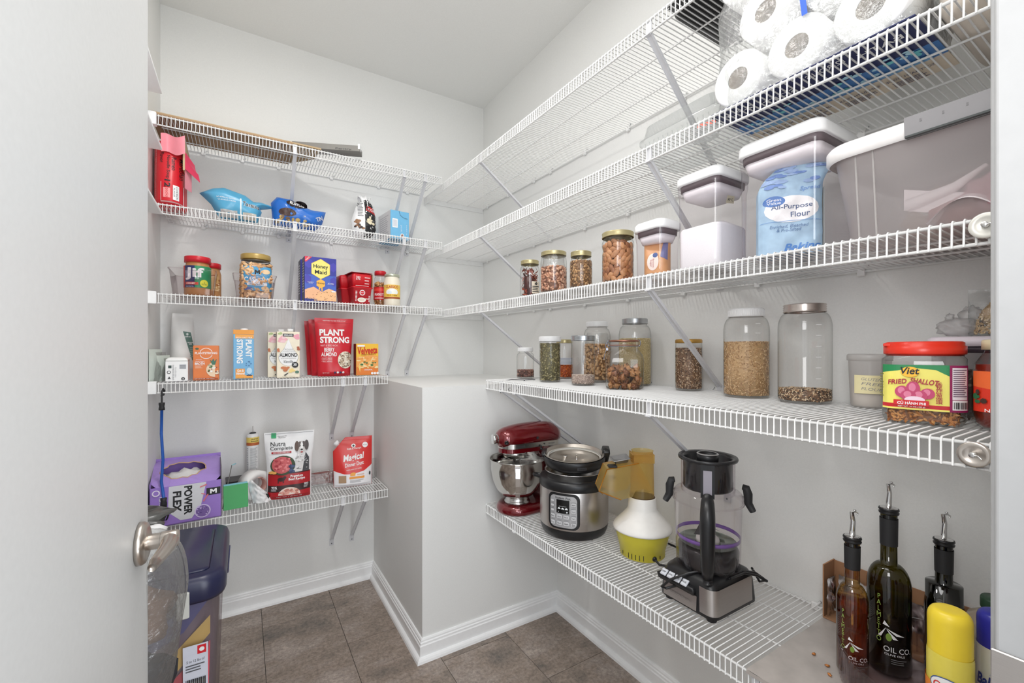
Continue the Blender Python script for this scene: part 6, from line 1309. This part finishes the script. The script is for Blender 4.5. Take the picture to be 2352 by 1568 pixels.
q.tube([(hx_*r_, hy_*r_, z_) for r_, z_ in P], .016, BLACK, 16, rs=[.013, .0155, .017, .0175, .0165, .015, .013, .011]); q.build('handle', t)
q = B(); q.tube([(hx_*.098, hy_*.098, .112), (hx_*.098, hy_*.098, .090)], .011, BLACK, 16); q.build('handle_foot', t)
for s_ in (-1, 1):
    q = B(); bx_, by_ = lx*s_*.088, ly*s_*.088
    q.tube([(bx_*.93, by_*.93, .308), (bx_*1.02, by_*1.02, .306), (bx_*1.07, by_*1.07, .292), (bx_*1.08, by_*1.08, .268), (bx_*1.20, by_*1.20, .248)], .009, BLACKM, 10, rs=[.007, .010, .011, .010, .008]); q.build('side_latch', t)
q = B(); q.tube([(.06, .05, .080), (.02, -.02, .105), (-.040, -.040, .108), (-.085, -.005, .095), (-.112, .03, .070), (-.120, .05, .045), (-.108, .045, .040), (-.090, .02, .055)], .0032, BLACK, 8)
q.tube([(-.02, -.075, .095), (.03, -.082, .098), (.07, -.09, .085), (.100, -.10, .066)], .0035, BLACK, 8); q.tube([(-.02, -.068, .095), (.03, -.076, .1), (.07, -.085, .09), (.100, -.092, .068)], .0035, BLACK, 8); q.build('power_cord', t)
# loops of the cord at the right
q = B(); q.tube([(.085, -.07, .09), (.108, -.06, .075), (.112, -.075, .05), (.100, -.096, .066)], .0032, BLACK, 8); q.build('cord_loop', t)

# ================================================================ LINER, TURNTABLE AND BOTTLES
LM = C(170, 163, 158, .30, 0, 'streak', 22, .15)
t = thing('shelf_liner', 'greyish marbled plastic liner with crumbs over the near end of the shelf', 'shelf liner', (0, 0, .5645))
q = B(); q.grid(lambda u, v: (.886+.385*u, .515-.40*v, .0006+.0012*noise.noise(Vector((u*7, v*9, 0)))), 24, 24, LM); q.grid(lambda u, v: (.8855-.001*math.sin(u*40), .515-.40*u, .0006-.008*v), 24, 2, LM); q.build('liner_sheet', t)
rd = random.Random(9)
for k, (x, y) in enumerate(((1.05, .462), (1.035, .430), (1.010, .415), (.945, .415), (.90, .44))):
    q = B(); q.ell((0, 0, 0), (.0040, .0030, .0022), C(178, 112, 54, .4, 0, 'mottle', 300), 8, 5, wob=1.2); o = q.build('crumb'); o.location = (x, y, .568); o.rotation_euler = (0, 0, rd.random()*6)
    tag(o, ['golden crumb farthest from the shelf lip on the liner', 'golden crumb just beside the turntable rim', 'smaller golden crumb lower along the turntable rim', 'golden crumb nearest the shelf lip at the bottom of the picture', 'tiny crumb at the front edge of the liner'][k], 'crumb', 'crumbs on the shelf liner')
tx, ty, tr = 1.098, .250, .168
t = thing('turntable', 'clear ribbed round turntable bin holding the bottles', 'turntable', (tx, ty, .566))
q = B(); q.lathe([(0, .001), (.16, .001), (.166, .004), (tr, .008), (tr+.003, .074), (tr+.006, .076), (tr+.006, .078), (tr+.001, .078)], BINCLEAR, 72); q.lathe([(0, .006), (.158, .006)], BINCLEAR, 40); q.build('bin_wall', t)
q = B()
for k in range(96):
    a = 2*PI*k/96; c_, s_ = math.cos(a), math.sin(a); q.obox(((tr+.0035)*c_, (tr+.0035)*s_, .040), (.0012*c_, .0012*s_, 0), (-.0016*s_, .0016*c_, 0), (.0012*c_, .0012*s_, .033), BINCLEAR)
q.build('ribs', t)['kind'] = 'stuff'
q = B()
for a in (.2, .2+2*PI/3, .2+4*PI/3): c_, s_ = math.cos(a), math.sin(a); q.obox((.095*c_, .095*s_, .036), (.070*c_, .070*s_, 0), (-.001*s_, .001*c_, 0), (0, 0, .032), BINCLEAR)
q.cyl(.022, .005, .066, BINCLEAR, 24); q.build('divider', t)
def oil_bottle(lab, x, y, r, h, nk, glassm, liqm, lh, kind):
    zb = .573; t = thing('oil_bottle', lab, 'bottle', (x, y, zb), face_cam(x, y, .25 if kind < 2 else .1))
    hb = h
    P = [(0, .004), (r*.5, .006), (r*.85, .001), (r, .005), (r, hb*.54)]
    for k in range(1, 9): a = PI/2*k/8; P.append((nk+(r-nk)*math.cos(a)**1.1, hb*.54+hb*.14*math.sin(a)))
    P += [(nk*.98, hb*.80), (nk, hb*.985), (nk, hb)]
    q = B(); q.lathe(P, glassm, 48); q.build('bottle_glass', t)
    q = B(); q.lathe([(0, .006), (r*.9, .006), (r*.94, .012), (r*.94, lh), (0, lh)], liqm, 36); q.build('oil', t)
    q = B(); q.lathe([(nk+.0006, hb*.80), (nk+.0012, hb*.975)], BLACKM, 36); q.build('neck_wrap', t)
    q = B(); q.lathe([(nk-.001, hb), (nk+.0022, hb+.001), (nk+.0030, hb+.004), (nk+.001, hb+.007), (nk+.0032, hb+.009), (nk+.0026, hb+.012), (nk-.002, hb+.013)], BLACK, 36)
    q.build('pourer_stopper', t)
    q = B(); q.lathe([(0, hb+.0135), (nk, hb+.0133), (nk+.001, hb+.0118)], CHROME, 32); z_ = hb+.013
    q.tube([(0, 0, z_), (0, 0, z_+.012), (.001, -.001, z_+.030), (-.001, 0, z_+.048)], .0045, CHROME, 14, rs=[.0052, .0048, .0042, .0036]); q.tube([(0, 0, z_+.047), (.006, .0, z_+.049), (.009, .0, z_+.047), (.008, 0, z_+.043)], .0014, CHROME, 6); q.ell((.004, 0, z_+.052), (.003, .003, .002), CHROME, 8, 6); q.build('pourer_spout', t)
    p = Print(cylmap(r+.0004, 0.), .006); LG = C(150, 180, 90, .5); DK = C(20, 22, 20, .4)
    if kind < 2:
        s2 = r/.0275
        p.txt('P\nA\nL\nM\nE\nT\nT\nO', -.019*s2 if kind else -.022, hb*.36, .006*s2, hb*.30, LG, 0, .0)
        for pts in ([(-.010, .074), (.004, .060), (-.002, .060)], [(-.010, .075), (.012, .066), (.002, .066)], [(-.010, .076), (-.020, .060), (-.016, .060)], [(-.012, .086), (-.006, .078), (-.014, .080)]): p.poly([((a+.0)*s2, c_*s2) for a, c_ in pts], WHT)
        p.ell(-.007*s2, .062*s2, .0035*s2, .006*s2, C(120, 150, 60, .5)); p.txt('OIL CO.', .004*s2, .044*s2, .034*s2, .008*s2, WHT, -.0, .0); p.txt('OLIVE OILS', .0, .036*s2, .024*s2, .003*s2, WHT); p.lines(-.006, .020, .022*s2, .031*s2, 3, C(120, 120, 120, .5), .3)
        if kind == 1: p.lay = 0
    else:
        p.rect(-.032, .040, .020, .138, DK); p.txt('lucini', .006, .112, .046, .026, WHT, 0, .02); p.txt('ITALIA', .004, .090, .030, .006, WHT); p.rect(-.024, .02, .066, .072, C(190, 30, 30, .4)); p.ell(-.018, .118, .008, .016, C(90, 110, 60, .5)); p.rect(-.026, .03, .084, .0845, C(90, 110, 80, .5))
    p.done(t)
    return t
BROWNG = clear('brown_green_glass', (.72, .52, .22), (.06, .06, .02), .3, .03)
oil_bottle('smallest olive oil bottle, amber oil inside, steel pourer, nearest the liner', 1.050, .392, .0265, .262, .0125, BROWNG, LIQ, .150, 0)
oil_bottle('tallest dark green olive oil bottle with steel pourer', 1.128, .358, .0355, .315, .0138, GREENGLASS, LIQ2, .150, 1)
DARKG = clear('black_green_glass', (.08, .08, .03), (.02, .02, .01), .35, .03)
oil_bottle('nearly black oil bottle behind the yellow spray can', 1.180, .288, .0290, .265, .0132, DARKG, DARKG, .19, 2)
# cooking spray cans
def spray(lab, x, y, r, h, capm, bodym, caph, art, nm='spray_can'):
    t = thing(nm, lab, 'spray can', (x, y, .573), face_cam(x, y, -.05))
    q = B(); q.lathe([(0, .001), (r*.9, .001), (r, .005), (r, h-caph-.006), (r*.98, h-caph)], bodym, 44); q.build('can_body', t)
    q = B(); q.lathe([(r*.96, h-caph-.004), (r*.97, h-caph*.25)]+[(r*.97-(.010)*(1-math.cos(PI/2*k/6)), h-caph*.25+(caph*.25)*math.sin(PI/2*k/6)) for k in range(1, 7)]+[(r*.35, h), (0, h-.0005)], capm, 44); q.build('cap', t)
    p = Print(cylmap(r+.0003), .006); art(p); p.done(t); return t
def a1(p):
    OR_ = C(226, 130, 44, .4); p.rect(-.060, .060, .02, .112, OR_); p.poly([(-.06, .112), (.06, .112), (.06, .118), (-.06, .130)], OR_)
    p.ell(-.002, .128, .021, .0145, C(60, 90, 150, .4)); p.ell(-.002, .128, .0195, .013, WHT); p.txt('Crisco', -.002, .128, .032, .011, C(206, 50, 50, .4), 0, .05, .2); p.txt('Butter Flavor', .0, .098, .048, .010, C(246, 206, 170, .5), 0, .0); p.txt('NO-STICK SPRAY', 0, .084, .044, .005, C(246, 206, 170, .5))
spray('yellow capped cooking spray can with orange label', .955, .226, .0275, .240, C(236, 206, 54, .35), C(222, 206, 84, .3), .066, a1)
def a2(p): p.txt("Bak-klene", .004, .140, .058, .018, C(34, 44, 110, .4), 0, .06, .2); p.txt('ZT', .004, .118, .030, .016, C(34, 44, 110, .4), 0, .08); p.poly([(-.008, .152), (-.004, .160), (.004, .160), (.008, .152)], C(160, 170, 190, .4)); p.rect(-.05, .05, .02, .10, C(200, 204, 210, .4))
spray('blue capped baking spray can at the right edge', 1.000, .182, .0245, .243, C(38, 40, 140, .3), C(206, 206, 206, .3, .4), .052, a2)
t = thing('green_lid_bottle', 'round bottle with dark green cap at the right edge', 'bottle', (1.085, .198, .573), face_cam(1.085, .198))
q = B(); q.lathe([(0, .001), (.040, .001), (.045, .010), (.045, .170), (.036, .195), (.020, .206), (.018, .214)], clear('hazy_plastic', (.92, .9, .86), (.75, .72, .66), .2, .1, .35, (.74, .66, .54)), 44); q.build('bottle_body', t)
q = B(); q.lathe([(0, .212), (.0205, .212), (.0210, .214), (.0210, .228), (.0195, .231), (0, .2305)], C(26, 56, 36, .4), 40); q.build('cap', t)
t = thing('cardboard_tray', 'brown cardboard box with foil inside, against the wall behind the bottles', 'box', (1.235, .360, .5665), 0)
q = B(); q.box(.034, .037, -.19, .155, 0, .128, C(160, 118, 86, .8)); q.box(-.02, .037, .152, .155, 0, .130, C(160, 118, 86, .8)); q.box(-.02, .034, -.19, .152, 0, .003, C(160, 118, 86, .8)); q.build('carton_body', t)
q = B(); q.grid(lambda u, v: (.028-.012*noise.noise(Vector((u*14, v*9, 4))), -.17+.31*u, .004+.095*v), 40, 10, C(214, 212, 212, .18, 1.)); q.grid(lambda u, v: (.028-.045*u, .146+.004*noise.noise(Vector((u*9, v*7, 1))), .004+.092*v), 10, 8, C(214, 212, 212, .18, 1.)); q.build('foil_pouch', t)

# ================================================================ FLOOR: STORAGE BIN AND HANGING BAG
t = thing('pet_food_bin', 'tall clear bin with navy lid and grey latch on the floor', 'bin', (-.168, 1.675, 0), 0)
NAVY = C(34, 36, 66, .32)
q = B(); q.loft([(.088, .170, .03, .002), (.096, .178, .04, .012), (.114, .205, .05, .555), (.117, .208, .05, .560)], clear('bin_plastic', (.90, .86, .87), (.6, .52, .55), .12, .1, .22, (.66, .58, .60)), 8, caps=(1, 0)); q.build('bin_body', t)
q = B(); q.loft([(.124, .216, .055, .535), (.128, .220, .058, .545), (.128, .220, .058, .580), (.122, .214, .055, .598), (.112, .204, .05, .604)], NAVY, 8)
q.loft([(.092, .170, .02, .604), (.088, .166, .018, .608)], NAVY, 5, -.004, -.01); q.build('lid', t)
q = B(); q.box(.018, .046, -.228, -.218, .505, .575, C(196, 196, 190, .4), .003); q.build('latch', t)
q = B(); q.tube([(.1245, -.1, .548), (.1295, -.09, .548), (.1295, .12, .548)], .002, C(60, 62, 92, .3), 6); q.build('lid_rim_line', t)
p = Print(lambda x_, zz, o: (x_, -.196-(zz-.3)*.06-o-.004, zz), 0); p.rect(.030, .086, .29, .42, C(206, 208, 220, .5)); p.rect(.062, .082, .392, .416, C(206, 36, 46, .4)); p.ell(.072, .404, .006, .006, WHT); p.txt('5 to 12 lbs of', .058, .376, .04, .007, BLK); p.lines(.036, .080, .345, .368, 3, C(90, 90, 96, .5)); p.lines(.034, .082, .30, .325, 1, WHT)
for k in range(15): p.rect(.036+.003*k, .0375+.003*k+.0006*(k % 3), .302, .326, BLK)
p.done(t, 'price_label')
t = thing('kibble_bag', 'colourful food bag seen dimly inside the navy lidded bin', 'bag', (-.168, 1.675, .012), 0)
q = B(); q.loft([(.080, .160, .04, 0), (.090, .170, .05, .10), (.100, .186, .06, .40), (.090, .178, .06, .48), (.06, .14, .05, .53)], C(112, 98, 112, .5, 0, 'mottle', 6), 8); q.build('bag_body', t)
p = Print(lambda x_, zz, o: (x_, -.187-o*3, zz), .02); p.poly([(-.08, .34), (-.02, .36), (.09, .47), (.09, .42), (.0, .32), (-.08, .29)], C(226, 196, 100, .5)); p.poly([(-.085, .16), (.085, .20), (.09, .40), (.0, .31), (-.085, .27)], C(206, 70, 84, .5)); p.poly([(-.05, .40), (.03, .44), (.09, .52), (.05, .52), (-.07, .44)], C(66, 76, 140, .5)); p.rect(-.08, .085, .02, .15, C(80, 90, 150, .5)); p.done(t)
# bag of bags hanging from the inner door lever
t = thing('hanging_bag', 'grey translucent plastic bag hanging from the door handle, dark contents', 'plastic bag', (-.205, 1.075, 0), 0)
def hb_(u, v):
    a = 2*PI*u; v2 = v
    r = .030+.080*math.sin(PI*min(1, (1-v2)*1.0+.02)**.75)**.8 if v2 > .0 else .01
    rx, ry = r*.93, r*.95
    zz = .42+.47*v2; nn = noise.noise(Vector((math.cos(a)*2, math.sin(a)*2, v2*2.5)))*.12+noise.noise(Vector((a*4, v2*2, 3)))*.05*v2
    return (rx*(1+nn)*math.cos(a)+.035*v2**3, ry*(1+nn)*math.sin(a)-.06*v2**3, zz)
q = B(); q.grid(hb_, 60, 36, BAGFILM); q.build('bag_film', t)
q = B(); q.tube([(.045, -.06, .86), (.050, -.10, .90), (.050, -.135, .915)], .006, BAGFILM, 8); q.tube([(.02, -.05, .88), (.04, -.10, .905), (.045, -.13, .92)], .006, BAGFILM, 8); q.build('bag_handle', t)
t2 = thing('dark_bundle', 'near black bundle at the bottom of the hanging bag', 'bundle', (-.205, 1.075, .50), 0); q = B(); q.ell((0, 0, .03), (.092, .090, .125), C(26, 30, 42, .6, 0, 'mottle', 20), 28, 18, wob=.25); q.build('cloth', t2)
t2 = thing('brown_bundle', 'brownish bundle in the middle of the hanging bag', 'bundle', (-.215, 1.075, .665), 0); q = B(); q.ell((.008, 0, .045), (.088, .080, .065), C(112, 88, 74, .6, 0, 'mottle', 24), 24, 14, wob=.3); q.build('cloth', t2)
t2 = thing('white_bundle', 'white crumpled paper bundle on top, next to the door lever', 'bundle', (-.215, 1.13, .80), 0); q = B(); q.ell((0, 0, .02), (.085, .07, .055), C(226, 226, 226, .5, 0, '', 20, .4), 28, 16, wob=.35); q.build('paper', t2)
t2 = thing('black_film_bundle', 'crumpled black and grey plastic film behind the door lever', 'wrapping', (-.235, 1.20, .86), 0); q = B(); q.ell((0, 0, 0), (.075, .05, .026), C(74, 74, 72, .3, 0, 'mottle', 30, .6), 32, 16, wob=.9); q.build('film', t2)
q = B(); q.tube([(.020, -.02, -.03), (.06, -.06, .0), (.10, -.10, -.02), (.112, -.10, .0)], .006, C(150, 146, 144, .3), 8); q.build('twisted_tail', t2)
